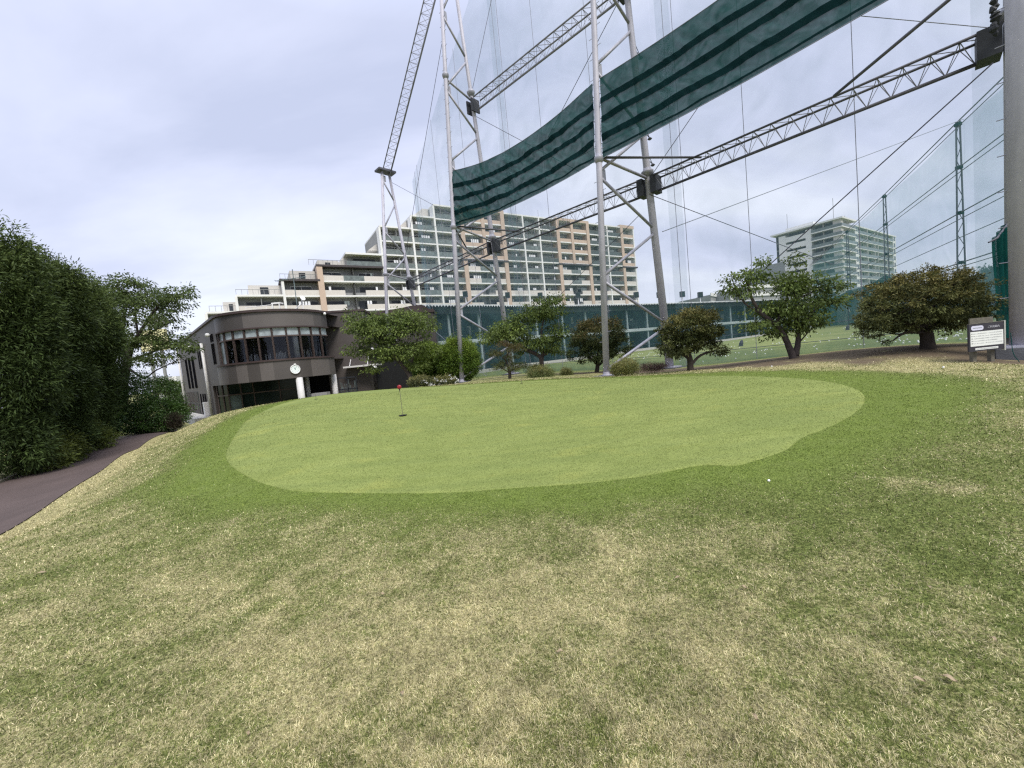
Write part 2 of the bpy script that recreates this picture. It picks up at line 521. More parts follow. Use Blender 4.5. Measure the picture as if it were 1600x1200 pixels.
def ground_material():
    m = bpy.data.materials.new('lawn_ground'); m.use_nodes = True
    t = m.node_tree; b = t.nodes['Principled BSDF']; b.inputs['Roughness'].default_value = .95
    b.inputs['Specular IOR Level'].default_value = .1
    tc = N(t, 'ShaderNodeTexCoord')

    def noise(s, d=6, r=.6, dist=0.):
        n = N(t, 'ShaderNodeTexNoise'); n.inputs['Scale'].default_value = s; n.inputs['Detail'].default_value = d
        n.inputs['Roughness'].default_value = r; n.inputs['Distortion'].default_value = dist
        t.links.new(tc.outputs['Object'], n.inputs['Vector']); return n.outputs['Fac']

    def mp(a, lo, hi, c=0., d=1.):
        n = N(t, 'ShaderNodeMapRange'); n.inputs[1].default_value = lo; n.inputs[2].default_value = hi
        n.inputs[3].default_value = c; n.inputs[4].default_value = d; t.links.new(a, n.inputs[0]); return n.outputs[0]

    def mix(f, a, b_):
        n = N(t, 'ShaderNodeMix', data_type='RGBA')
        if isinstance(f, float): n.inputs[0].default_value = f
        else: t.links.new(f, n.inputs[0])
        for k, v in ((6, a), (7, b_)):
            if isinstance(v, tuple): n.inputs[k].default_value = (*v, 1)
            else: t.links.new(v, n.inputs[k])
        return n.outputs[2]

    def attr(k):
        return N(t, 'ShaderNodeAttribute', attribute_name=k).outputs['Fac']

    def math_(op, a, b_):
        n = N(t, 'ShaderNodeMath', operation=op)
        for i, v in enumerate((a, b_)):
            if isinstance(v, float): n.inputs[i].default_value = v
            else: t.links.new(v, n.inputs[i])
        return n.outputs[0]
    fine = noise(55, 5, .75); fine2 = noise(23, 6, .75); mid = noise(4, 6, .65)
    straw = mix(mp(fine, .38, .62), (.11, .10, .04), (.56, .51, .25))
    grass = mix(mp(fine, .38, .62), (.035, .052, .012), (.22, .26, .075))
    sel = math_('ADD', attr('straw'), math_('MULTIPLY', math_('SUBTRACT', fine2, .5), 2.2))
    rough = mix(mp(sel, .18, .80), grass, straw)
    fring = mix(mp(fine, .38, .62), (.05, .08, .012), (.21, .27, .06))
    fring = mix(mp(mid, .45, .8), fring, (.17, .21, .06))
    c = mix(attr('fringe'), rough, fring)
    soilc = mix(mp(fine2, .35, .65), (.075, .058, .038), (.19, .148, .098))
    sg = math_('MULTIPLY', attr('soil'), mp(noise(1.8, 5), .22, .42))
    c = mix(sg, c, soilc)
    wave = noise(.35, 4)
    rngc = mix(mp(wave, .35, .65), (.15, .185, .055), (.225, .24, .085))
    rngc = mix(mp(fine2, .35, .7, 0., .35), rngc, (.13, .17, .06))
    c = mix(attr('range'), c, rngc)
    t.links.new(c, b.inputs['Base Color'])
    bp = N(t, 'ShaderNodeBump'); bp.inputs['Strength'].default_value = .7; bp.inputs['Distance'].default_value = .03
    t.links.new(fine, bp.inputs['Height']); t.links.new(bp.outputs[0], b.inputs['Normal'])
    return m


gx = axis(-24, 20, .22, -1500, 2500); gy = axis(-4, 31, .22, -300, 3000)
X, Y = np.meshgrid(gx, gy)
Z = G(X, Y)
sd, fr, st, so, rg = zones(X.ravel(), Y.ravel())
me = grid_mesh('ground', X, Y, Z, ground_material(), dict(fringe=fr, straw=st, soil=so, range=rg))
tag(link('ground', me), 'mixed straw and green lawn rising gently to the practice green', 'ground', kind='structure')

# putting green sheet ---------------------------------------------------------
def green_material():
    m = bpy.data.materials.new('putting_green_turf'); m.use_nodes = True
    t = m.node_tree; b = t.nodes['Principled BSDF']; b.inputs['Roughness'].default_value = .85
    b.inputs['Specular IOR Level'].default_value = .15
    tc = N(t, 'ShaderNodeTexCoord')

    def noise(s, d=5, r=.6, sc=None, dist=0.):
        n = N(t, 'ShaderNodeTexNoise'); n.inputs['Scale'].default_value = s; n.inputs['Detail'].default_value = d
        n.inputs['Roughness'].default_value = r; n.inputs['Distortion'].default_value = dist
        v = tc.outputs['Object']
        if sc:
            mpn = N(t, 'ShaderNodeMapping'); mpn.inputs['Scale'].default_value = sc; mpn.inputs['Rotation'].default_value = (0, 0, .25)
            t.links.new(v, mpn.inputs[0]); v = mpn.outputs[0]
        t.links.new(v, n.inputs['Vector']); return n.outputs['Fac']

    def mp(a, lo, hi, c=0., d=1.):
        n = N(t, 'ShaderNodeMapRange'); n.inputs[1].default_value = lo; n.inputs[2].default_value = hi
        n.inputs[3].default_value = c; n.inputs[4].default_value = d; t.links.new(a, n.inputs[0]); return n.outputs[0]

    def mix(f, a, b_):
        n = N(t, 'ShaderNodeMix', data_type='RGBA'); t.links.new(f, n.inputs[0])
        for k, v in ((6, a), (7, b_)):
            if isinstance(v, tuple): n.inputs[k].default_value = (*v, 1)
            else: t.links.new(v, n.inputs[k])
        return n.outputs[2]
    c = mix(mp(noise(.55, 5), .32, .68), (.205, .248, .070), (.290, .330, .100))
    c = mix(mp(noise(2.2, 6, .7, (.6, 1.6, 1)), .42, .66, 0., .75), c, (.165, .205, .05))
    c = mix(mp(noise(1.3, 4, .6, (.8, 1.3, 1)), .56, .68, 0., .6), c, (.33, .345, .09))
    c = mix(mp(noise(1.0, 3, .5, (.35, 3.2, 1)), .45, .6, 0., .35), c, (.17, .215, .07))
    c = mix(mp(noise(70, 4, .8), .35, .65, 0., .75), c, (.11, .14, .032))
    c = mix(mp(noise(26, 4, .8), .5, .75, 0., .35), c, (.36, .39, .12))
    t.links.new(c, b.inputs['Base Color'])
    bp = N(t, 'ShaderNodeBump'); bp.inputs['Strength'].default_value = .35; bp.inputs['Distance'].default_value = .012
    t.links.new(noise(70, 4, .8), bp.inputs['Height']); t.links.new(bp.outputs[0], b.inputs['Normal'])
    return m


ctr = gpoly.mean(0)
nr = 46
rad = (np.linspace(0, 1, nr) ** .8)[:, None]
ppx = ctr[0] + (np.append(gpoly[:, 0], gpoly[0, 0]) - ctr[0])[None] * rad
ppy = ctr[1] + (np.append(gpoly[:, 1], gpoly[0, 1]) - ctr[1])[None] * rad
ppz = G(ppx, ppy) + .006
ppx = np.vstack([ppx, ctr[0] + (ppx[-1:] - ctr[0]) * 1.006]); ppy = np.vstack([ppy, ctr[1] + (ppy[-1:] - ctr[1]) * 1.006]); ppz = np.vstack([ppz, G(ppx[-1:], ppy[-1:]) - .02])
me = grid_mesh('putting_green', ppx, ppy, ppz, green_material())
tag(link('putting_green', me), 'smooth light green putting surface with a curved mown edge', 'putting green', kind='structure')

# path ------------------------------------------------------------------------
rt = [Vector(v) for v in ((-8.4, -2), (-8.3, 3), (-8.45, 6.3))] + [Vector((P(*q).x, P(*q).y)) for q in ((50, 810, 7.2), (100, 772, 8.9), (160, 735, 11.3), (215, 702, 15), (250, 680, 19.5))] + [Vector((-20.6, 24.6)), Vector((-27, 31))]
lf = [Vector(v) for v in ((-12.0, -2), (-12.2, 3), (-12.4, 6.5), (-12.9, 8.3))] + [Vector((P(*q).x, P(*q).y)) for q in ((0, 757, 11.3), (40, 739, 13.0), (95, 717, 15.2), (170, 690, 19.3))] + [Vector((-21.4, 25.4)), Vector((-28.4, 33))]


def resample(pts, n):
    pts = [Vector(p) for p in pts]
    L = [0]
    for a, b in zip(pts, pts[1:]): L.append(L[-1] + (b - a).length)
    out = []
    for i in range(n):
        s = L[-1] * i / (n - 1)
        k = max(j for j in range(len(L)) if L[j] <= s + 1e-9); k = min(k, len(pts) - 2)
        out.append(pts[k].lerp(pts[k + 1], (s - L[k]) / max(L[k + 1] - L[k], 1e-9)))
    for _ in range(6):
        out = [out[0]] + [(out[i - 1] + out[i] * 2 + out[i + 1]) / 4 for i in range(1, n - 1)] + [out[-1]]
    return out


rt = resample(rt, 90); lf = resample(lf, 90)
T = np.linspace(0, 1, 15)
RX = np.array([[l.x * (1 - t) + r.x * t for t in T] for l, r in zip(lf, rt)])
RY = np.array([[l.y * (1 - t) + r.y * t for t in T] for l, r in zip(lf, rt)])
me = grid_mesh('path', RX[:, ::-1], RY[:, ::-1], G(RX, RY)[:, ::-1] + .02, M['asphalt'])
tag(link('path', me), 'dull red asphalt path curving past the dark trees', 'path', kind='structure')
kb = MB()
kbp = [Vector((l.x - .06, l.y, g(l.x, l.y) + .01)) for l in lf]
for a, b in zip(kbp, kbp[1:]):
    d = (b - a); s_ = Vector((-d.y, d.x, 0)).normalized() * .12
    kb.ob(a - Vector((0, 0, .05)), d, s_, (0, 0, .11))
tag(kb.build('kerb', M['kerb']), 'low pale kerb along the tree side of the path', 'kerb', kind='structure')


# grass blades ----------------------------------------------------------------
def quads_mesh(name, V, Cc, m, parent=None):
    """V: (n,4,3) quads, Cc: (n,3) colour"""
    n = len(V)
    me = bpy.data.meshes.new(name)
    me.vertices.add(n * 4); me.vertices.foreach_set('co', V.reshape(-1).astype(np.float32))
    me.loops.add(n * 4); me.loops.foreach_set('vertex_index', np.arange(n * 4, dtype=np.int32))
    me.polygons.add(n); me.polygons.foreach_set('loop_start', (np.arange(n) * 4).astype(np.int32))
    me.update(calc_edges=True)
    at = me.color_attributes.new('Col', 'FLOAT_COLOR', 'POINT')
    c4 = np.ones((n * 4, 4), np.float32); c4[:, :3] = np.repeat(np.clip(Cc, 0, 1), 4, 0)
    at.data.foreach_set('color', c4.ravel())
    me.materials.append(m)
    return link(name, me, parent)


def blades(n, rmin, rmax):
    r = rmin * (rmax / rmin) ** RN.random(n)
    a = RN.uniform(-1.02, 1.02, n)
    x = r * np.sin(a); y = r * np.cos(a)
    sd, fr, st, so, rg = zones(x, y)
    pr = np.array([(v.x, v.y) for v in rt] + [(v.x, v.y) for v in lf[::-1]])
    pd = sdist(x, y, pr)
    keep = (sd > -.11 * RN.random(n) ** 2) & (pd > .02) & (rg < .5) & (so < .55 + .4 * RN.random(n)) & (x > -13)
    x, y, r, sd, fr, st = (q[keep] for q in (x, y, r, sd, fr, st))
    n = len(x)
    z = G(x, y)
    L = RN.uniform(.013, .033, n) * (1 - .5 * fr)
    L *= 1 + .10 * np.maximum(r - 3, 0) / 3
    w = np.maximum(.0021, .00095 * r) * RN.uniform(.8, 1.5, n)
    tilt = RN.uniform(.25, 1.45, n) * (1 - .2 * fr)
    az = RN.uniform(0, 2 * PI, n)
    dx = np.cos(az) * np.sin(tilt); dy = np.sin(az) * np.sin(tilt); dz = np.cos(tilt)
    # width direction: horizontal, mixed
    a2 = az + PI / 2 + RN.normal(0, .5, n)
    wx = np.cos(a2) * w; wy = np.sin(a2) * w
    base = np.stack([x, y, z - .002], -1)
    L *= .75 + .6 * vnoise(x, y, .05, 77)
    D = np.stack([dx, dy, dz], -1) * L[:, None]
    Wd = np.stack([wx, wy, np.zeros(n)], -1)
    sag = np.stack([np.zeros(n), np.zeros(n), -L * .25 * np.sin(tilt)], -1)
    V = np.stack([base, base + D * .55 + Wd * .5, base + D + sag, base + D * .55 - Wd * .5], 1)
    # colour: each blade straw or green
    pst = np.clip((st - .5) * 1.25 + .52 + (vnoise(x, y, .045, 31) - .5) * .6 + (vnoise(x, y, .10, 33) - .5) * .6, .04, .95) * (1 - .94 * fr)
    iss = RN.random(n) < pst
    u = RN.random((n, 1))
    straw = np.array([.30, .265, .125]) * (1 - u) + np.array([.76, .68, .41]) * u
    grn = np.array([.055, .075, .018]) * (1 - u) + np.array([.27, .30, .09]) * u
    fg = np.array([.075, .115, .016]) * (1 - u) + np.array([.30, .36, .085]) * u
    gcol = grn * (1 - fr[:, None]) + fg * fr[:, None]
    col = np.where(iss[:, None], straw, gcol)
    tone = (.82 + .36 * vnoise(x, y, .35, 21)) * (.40 + .55 * vnoise(x, y, .026, 41) + .50 * vnoise(x, y, .06, 43)) * RN.uniform(.75, 1.25, n)
    return V, col * tone[:, None]


V1, C1 = blades(820000, 1.15, 20)
o = quads_mesh('lawn_grass', V1, C1, M['blade'])
tag(o, 'short tangled straw coloured and green grass blades of the lawn', 'grass', kind='stuff')

# very short turf of the putting surface
def green_blades(n):
    r = 4.2 * (15 / 4.2) ** RN.random(n); a = RN.uniform(-.9, .9, n)
    x = r * np.sin(a); y = r * np.cos(a)
    sd = sdist(x, y, gpoly); k = sd < .13 * RN.random(n) ** 2
    x, y, r = x[k], y[k], r[k]; n = len(x); z = G(x, y) + .006
    L = RN.uniform(.004, .010, n) * (1 + r / 9); w = .0008 * r * RN.uniform(.7, 1.4, n)
    az = RN.uniform(0, 2 * PI, n); tl = RN.uniform(.3, 1.3, n)
    D = np.stack([np.cos(az) * np.sin(tl), np.sin(az) * np.sin(tl), np.cos(tl)], -1) * L[:, None]
    a2 = az + PI / 2; W = np.stack([np.cos(a2) * w, np.sin(a2) * w, np.zeros(n)], -1)
    b = np.stack([x, y, z], -1)
    V = np.stack([b, b + D * .5 + W * .5, b + D, b + D * .5 - W * .5], 1)
    u = RN.random((n, 1))
    c = np.array([.10, .130, .035]) * (1 - u) + np.array([.38, .42, .15]) * u
    t = (.8 + .4 * vnoise(x, y, .5, 3)) * (.75 + .5 * vnoise(x, y, .06, 4))
    return V, c * t[:, None]


V1, C1 = green_blades(300000)
o = quads_mesh('green_turf', V1, C1, M['blade'])
tag(o, 'very short mown bentgrass covering the practice green', 'grass', kind='stuff')
# ------------------------------------------------------------------ net towers
HOUT = Vector((NOUT.x, NOUT.y, 0))      # from the camera side towards the range
ALONG = Vector((NDIR.x, NDIR.y, 0))     # right tower -> left tower
TW = []


def tower(i, front, back, height, sep_top, rf, rb, label, foot_z):
    """front/back: plan positions of the two legs at the ground"""
    fz, bz = g(*front), g(*back)
    bf = Vector((front[0], front[1], fz + foot_z)); bb = Vector((back[0], back[1], bz + foot_z))
    d = Vector((back[0] - front[0], back[1] - front[1], 0)); sep = d.length; d.normalize()
    tf = Vector((bf.x, bf.y, height)) + d * (sep - sep_top) * .5
    tb = Vector((bb.x, bb.y, height)) - d * (sep - sep_top) * .5
    root = thing('net_tower', label, 'net tower', (bf.x, bf.y, fz), 'two legged steel net towers')

    def at(leg, z):
        a, b = ((bf, tf), (bb, tb))[leg]
        return a.lerp(b, (z - a.z) / (b.z - a.z))
    for leg, (a, b, r) in enumerate(((bf, tf, rf), (bb, tb, rb))):
        mids = [a, at(leg, 10.2), at(leg, 19.8), b] if height > 22 else [a, at(leg, 10.2), b]
        m = MB(); m.tube(mids, ([r * 1.08, r, r * .92, r * .85] if leg == 0 else [r * 1.1, r * .92, r * .72, r * .62])[:len(mids)], 20)
        lo = m.build('leg', M['steel'], root, True)
        for z in (10.2, 19.8):
            if z > height - 1: continue
            c = at(leg, z); ax = (b - a).normalized()
            fl = MB(); fl.lathe(c, [(r * 1.02, -.22), (r * 1.55, -.05), (r * 1.6, 0), (r * 1.6, .06), (r * 1.1, .12), (r * 1.02, .2)], 20, ax)
            fl.build('flange', M['steel2'], root, True)
        base = Vector((a.x, a.y, 0)); gz = g(a.x, a.y)
        if leg == 0 and i != 0:
            ft = MB(); ft.ob(Vector((a.x, a.y, gz - .3)) - d * .5 - ALONG * .45, d * 1.0, ALONG * .9, (0, 0, .3 + foot_z))
            ft.build('footing', M['conc'], root)
            pl = MB(); pl.lathe(a, [(r * 1.7, 0), (r * 1.7, .035), (r * 1.1, .04), (r * 1.08, .16)], 16); pl.build('base_plate', M['steel'], root)
        else:
            ft = MB(); ft.ob(Vector((a.x, a.y, gz - .3)) - d * .55 - ALONG * .6, d * 1.1, ALONG * 1.2, (0, 0, .3 + foot_z))
            ft.build('footing', M['conc'], root)
            pl = MB(); pl.ob(a - d * .38 - ALONG * .42 + Vector((0, 0, .002)), d * .76, ALONG * .84, (0, 0, .05)); pl.build('base_plate', M['steel'], root)
    # zigzag braces
    zf = [foot_z + fz + .05] + [4.75 + 4.75 * k for k in range(int((height - 4) / 4.75) + 1)]
    zb = [2.45 + 4.85 * k for k in range(len(zf))]
    for k in range(len(zf) - 1):
        for (za, zz_) in ((zf[k], zb[k]), (zf[k + 1], zb[k])):
            if zz_ > height or za > height: continue
            up = .12 if za > zz_ else -.12
            a = at(0, max(za - up, fz + .3)); b = at(1, zz_ + up)
            MB().tube([a, b], [.072, .072], 10).build('brace', M['steel2'], root, True)
        if zf[k + 1] < height:
            c = at(0, zf[k + 1]) + d * (rf + .05)
            MB().ob(c - ALONG * .03 - Vector((0, 0, .26)), ALONG * .06, d * .2, (0, 0, .52)).build('gusset', M['steel2'], root)
    # climbing pegs up the front leg
    z = fz + 1.6; side = 1
    while z < min(height, 24):
        c = at(0, z)
        MB().tube([c + ALONG * side * rf * .9, c + ALONG * side * (rf + .17)], .012, 6).build('climbing_peg', M['steel2'], root)
        z += .46; side = -side
    TW.append(dict(at=at, d=d, root=root, h=height, rf=rf, rb=rb))
    return root


def plan(px, py, D):
    p = P(px, py, D); return (p.x, p.y)


bp2 = []
for k in range(4):
    b = NETL[k] + NOUT * (1.05 if k else .2)
    bp2.append((b.x, b.y))
tower(0, plan(1611, 548, 10.35), bp2[0], 30, 1.0, .33, .24, 'thick grey steel net tower leg at the right edge beside the notice board', .30)
tower(1, plan(948, 588, 18.7), bp2[1], 30, .8, .137, .19, 'tall grey zigzag braced net tower standing in front of the apartment block right end', .05)
tower(2, plan(722, 598, 25.8), bp2[2], 30, .8, .137, .175, 'tall grey zigzag braced net tower beside the two round clipped bushes', .06)
tower(3, plan(608, 603, 36.5), bp2[3], 19.6, .8, .14, .165, 'shorter grey net tower rising behind the brown clubhouse', .05)


# ------------------------------------------------------------------ girders between the towers
def girder(a, b, label, step=.62, w=.62, h=.72, rc=.045, mt='girder'):
    a = Vector(a); b = Vector(b); ax = (b - a).normalized()
    side = ax.cross(Vector((0, 0, 1))).normalized(); up = side.cross(ax).normalized()
    root = thing('net_girder', label, 'girder', a, 'lattice girders between the net towers')
    ch = [side * w / 2 + up * h / 2, -side * w / 2 + up * h / 2, -up * h / 2]
    for c, k in zip(ch, (1, 1, 1.35)):
        MB().tube([a + c, b + c], rc * k, 8).build('chord', M[mt], root, True)
    n = max(4, int((b - a).length / step)); L = MB()
    for i in range(n):
        p0 = a.lerp(b, i / n); p1 = a.lerp(b, (i + 1) / n); pm = (p0 + p1) / 2
        for c in ch[:2]:
            L.tube([p0 + c, pm + ch[2]], .012, 4, False); L.tube([pm + ch[2], p1 + c], .012, 4, False)
        L.tube([p0 + ch[0], p0 + ch[1]], .016, 4, False)
        L.tube([p0 + ch[0], p1 + ch[1]], .014, 4, False)
    L.build('lacing', M[mt + 'l' if mt == 'girder' else mt], root)
    return root


def gp_at(k, z, out=.0):
    t = TW[k]; p = t['at'](1, z)
    return p + HOUT * out


ZL, ZU = 9.2, 18.85
names = ['rightmost low lattice girder reaching the thick tower at the frame edge', 'low lattice girder crossing in front of the white apartment floors', 'leftmost low lattice girder ending at the short tower']
for k in range(3):
    a = gp_at(k, ZL + .3); b = gp_at(k + 1, ZL + .3)
    dd = (b - a).normalized()
    girder(a + dd * .45, b - dd * .45, names[k])
for k in range(2):
    a = gp_at(k, ZU); b = gp_at(k + 1, ZU); dd = (b - a).normalized()
    girder(a + dd * .45, b - dd * .45, ['upper lattice girder passing behind the top of the centre tower towards the right', 'upper lattice girder climbing to the right above the green screen'][k], mt='girderl')
a = TW[3]['at'](1, 19.5); b = TW[2]['at'](1, 29.2)
girder(a + Vector((0, 0, .35)), b, 'steep sloping lattice girder rising from the short tower', w=.8, h=.8, mt='girderl')

for k in range(4):
    # dark gusset box around the back leg at girder height, braces to the front leg
    t = TW[k]
    for z, kk in ((ZL + .3, 1), (ZU, 0)):
        if z > t['h'] or (k == 3 and kk == 0): continue
        c = gp_at(k, z); bxw = (.5, .30, .16, .08)[k] * (1 if kk else .6)
        m = MB()
        for s in (-1, 1):
            m.ob(c + ALONG * s * (t['rb'] + .02) - HOUT * .34 - Vector((0, 0, .42)), ALONG * s * bxw, HOUT * .68, (0, 0, .84))
        m.build('gusset_box', M['dark'], t['root'])
        f = t['at'](0, z + .75)
        MB().tube([f, c + Vector((0, 0, .4))], .07, 8).build('strut', M['steel2'], t['root'], True)
        for s, nb in ((1, k + 1), (-1, k - 1)):
            if nb < 0 or nb > 3 or z > TW[nb]['h'] or kk == 0 or k in (0, 3): continue
            q = c.lerp(gp_at(nb, z), 2.6 / 11.5) + Vector((0, 0, .35))
            MB().tube([f, q], [.06, .05], 8).build('knee_brace', M['girder'], t['root'], True)
# cap on the short tower
c = (TW[3]['at'](0, 19.6) + TW[3]['at'](1, 19.6)) / 2
MB().ob(c - HOUT * .85 - ALONG * .45 + Vector((0, 0, .0)), HOUT * 1.7, ALONG * .9, (0, 0, .16)).build('cap_plate', M['girder'], TW[3]['root'])

# ------------------------------------------------------------------ nets
OUTN = 1.5


def netp(k, z): return gp_at(k, min(z, TW[k]['h']), OUTN)


def sheet(p00, p10, p01, p11, nu, nv, wr=.0, seed=0, sag_top=0., sag_bot=0.):
    """bilinear cloth with soft creases; p00 bottom-left, p10 bottom-right, p01 top-left, p11 top-right"""
    p00, p10, p01, p11 = map(Vector, (p00, p10, p01, p11))
    nrm = (p10 - p00).cross(p01 - p00).normalized()
    u = np.linspace(0, 1, nu); v = np.linspace(0, 1, nv); U, Vv = np.meshgrid(u, v)
    A = [np.array(p) for p in (p00, p10, p01, p11)]
    Q = ((1 - U) * (1 - Vv))[..., None] * A[0] + (U * (1 - Vv))[..., None] * A[1] + ((1 - U) * Vv)[..., None] * A[2] + (U * Vv)[..., None] * A[3]
    sg = 4 * U * (1 - U) * (sag_bot * (1 - Vv) + sag_top * Vv)
    Q[..., 2] -= sg
    if wr:
        L = (p10 - p00).length; H = (p01 - p00).length
        uu = U * L; vv = Vv * H
        w_ = (vnoise(uu.ravel() + vv.ravel() * 1.2, vv.ravel() * .5 - uu.ravel() * .12, .8, seed) - .5) * 1.3 + (vnoise(uu.ravel() * 1.6 + vv.ravel(), vv.ravel() * .6, .3, seed + 1) - .5) * .6 + (vnoise(uu.ravel() * 1.3 + vv.ravel() * 1.5, vv.ravel() * .25, .17, seed + 2) - .5) * .35
        Q += (w_.reshape(U.shape) * wr * (np.clip(np.sin(PI * Vv) * 2.2, 0.12, 1) if sag_top else 1))[..., None] * np.array(nrm)
    return Q


def sheet_obj(name, Q, m, parent=None):
    me = grid_mesh(name, Q[..., 0], Q[..., 1], Q[..., 2], m)
    return link(name, me, parent)


nl = ['pale see through net between the thick right tower and the centre tower', 'pale see through net between the two tall zigzag towers', 'pale see through net narrowing down to the short left tower']
for k in range(3):
    a0 = netp(k + 1, 0); a0.z = g(a0.x, a0.y); b0 = netp(k, 0); b0.z = g(b0.x, b0.y)
    # extend the legs' line: nets hang plumb from the top rope
    ta = netp(k + 1, 29.5); tb = netp(k, 29.5)
    aa = Vector((a0.x, a0.y, a0.z)); bb = Vector((b0.x, b0.y, b0.z))
    mida = netp(k + 1, 9.5); midb = netp(k, 9.5)
    root = thing('safety_net', nl[k], 'net', aa, 'high nets along the practice green')
    base_a = Vector((mida.x, mida.y, a0.z)); base_b = Vector((midb.x, midb.y, b0.z))
    Q = sheet(base_a, base_b, Vector((mida.x, mida.y, ta.z)), Vector((midb.x, midb.y, tb.z)), 24, 20, .05, k)
    sheet_obj('mesh', Q, M['net'], root)
    # foot band
    Q = sheet(base_a + HOUT * .06, base_b + HOUT * .06, base_a + HOUT * .06 + Vector((0, 0, .55)), base_b + HOUT * .06 + Vector((0, 0, .55)), 24, 3, .04, k + 9)
    sheet_obj('foot_band', Q, M['netband'], root)
    # doubled strip beside each tower
    for (c0, c1, zt, off) in ((base_a, base_b, ta.z, .9),) if k else ((base_a, base_b, ta.z, .9), (base_b, base_a, tb.z, .6)):
        dd = (c1 - c0).normalized(); s0 = c0 + dd * (off - .6) - HOUT * .05; s1 = s0 + dd * .75
        Q = sheet(s0, s1, Vector((s0.x, s0.y, zt)), Vector((s1.x, s1.y, zt)), 4, 26, .08, k + 4)
        sheet_obj('overlap_strip', Q, M['netd'], root)
    for fr_ in (.06, .10, .35, .68):
        p = base_a.lerp(base_b, fr_) - HOUT * .08
        zt = ta.z + (tb.z - ta.z) * fr_
        MB().tube([p, Vector((p.x, p.y, zt))], .014, 5, False).build('vertical_cable', M['cablel'], root)
    for zc in (.62, 1.35):
        MB().tube([base_a + HOUT * .1 + Vector((0, 0, zc)), base_b + HOUT * .1 + Vector((0, 0, zc))], .014, 5, False).build('horizontal_cable', M['cable'], root)


def cable(p, q, label, r=.016, mt='cable', sag=0.):
    p = Vector(p); q = Vector(q)
    pts = [p.lerp(q, t / 10) - Vector((0, 0, 4 * sag * (t / 10) * (1 - t / 10))) for t in range(11)]
    o = MB().tube(pts, r, 5, False).build('steel_cable', M[mt])
    return tag(o, label, 'cable', 'guy cables of the net towers')


T0, T1, T2, T3 = TW[3], TW[2], TW[1], TW[0]
cable(P(1015, 304, 21), P(1300, 413, 21), 'dark guy cable falling right from the centre tower box across the sky', .018)
cable(P(1552, 98, 12.5), P(1190, 425, 18), 'dark guy cable falling left from the thick right tower box', .022)
cable(P(1096, 160, 20.4), P(1014, 280, 21), 'short dark cable rising right from the centre tower box', .018)
cable(P(697, 30, 29.5), P(628, 430, 33), 'thin cable falling left from the top of the zigzag tower beside the sloping girder', .018)
cable(P(770, -10, 30), P(738, 140, 29.5), 'thin cable above the upper girder near its left end', .018)
cable(P(970, -5, 21.5), P(856, 215, 26), 'thin cable falling left behind the centre tower top', .018)
cable(P(744, 182, 29.6), P(905, 268, 24), 'thin cable falling right from the upper girder left end behind the green screen', .016)
cable(P(1035, 362, 22), P(1506, 186, 34), 'long nearly level cable across the open sky towards the far net posts', .022, 'cablel')
cable(P(1345, 25, 13.6), P(1552, 44, 12.6), 'short level cable meeting the thick right tower above its box', .012, 'cablel')
cable(P(626, 470, 39), P(760, 588, 30), 'thin cable descending in front of the range roof to the round bushes', .016, 'cablel')
cable(P(1000, 335, 21.2), P(858, 478, 25), 'thin cable descending left from the centre tower in front of the apartments', .016)
cable(P(612, 285, 39.5), P(713, 340, 30), 'thin cable from the short tower head to the green screen edge', .016)
cable(P(632, 375, 39), P(1030, 180, 22), 'long thin cable rising right behind the towers', .014, 'cablel', .2)

# knee rod from the thick right tower down to the girder
kr = MB().tube([P(1492, -8, 11.2), P(1303, 150, 14.6)], [.05, .05], 8).build('knee_brace', M['girder'], T3['root'], True)
ARM = MB()
for k, z in ((1, 12.2), (1, 10.9), (2, 14.2), (1, 16.1)):
    c = gp_at(k, z); e = c + HOUT * .75 + Vector((0, 0, -.1))
    m = MB(); m.tube([c + HOUT * TW[k]['rb'], e], .02, 6); m.tube([c + HOUT * TW[k]['rb'] + Vector((0, 0, .35)), e], .015, 6)
    m.lathe(e + Vector((0, 0, -.05)), [(.06, -.05), (.12, .0), (.06, .07)], 10)
    m.build('outrigger', M['girder'], TW[k]['root'])

# ------------------------------------------------------------------ green screens
zt_, zb_ = 13.7, 10.15


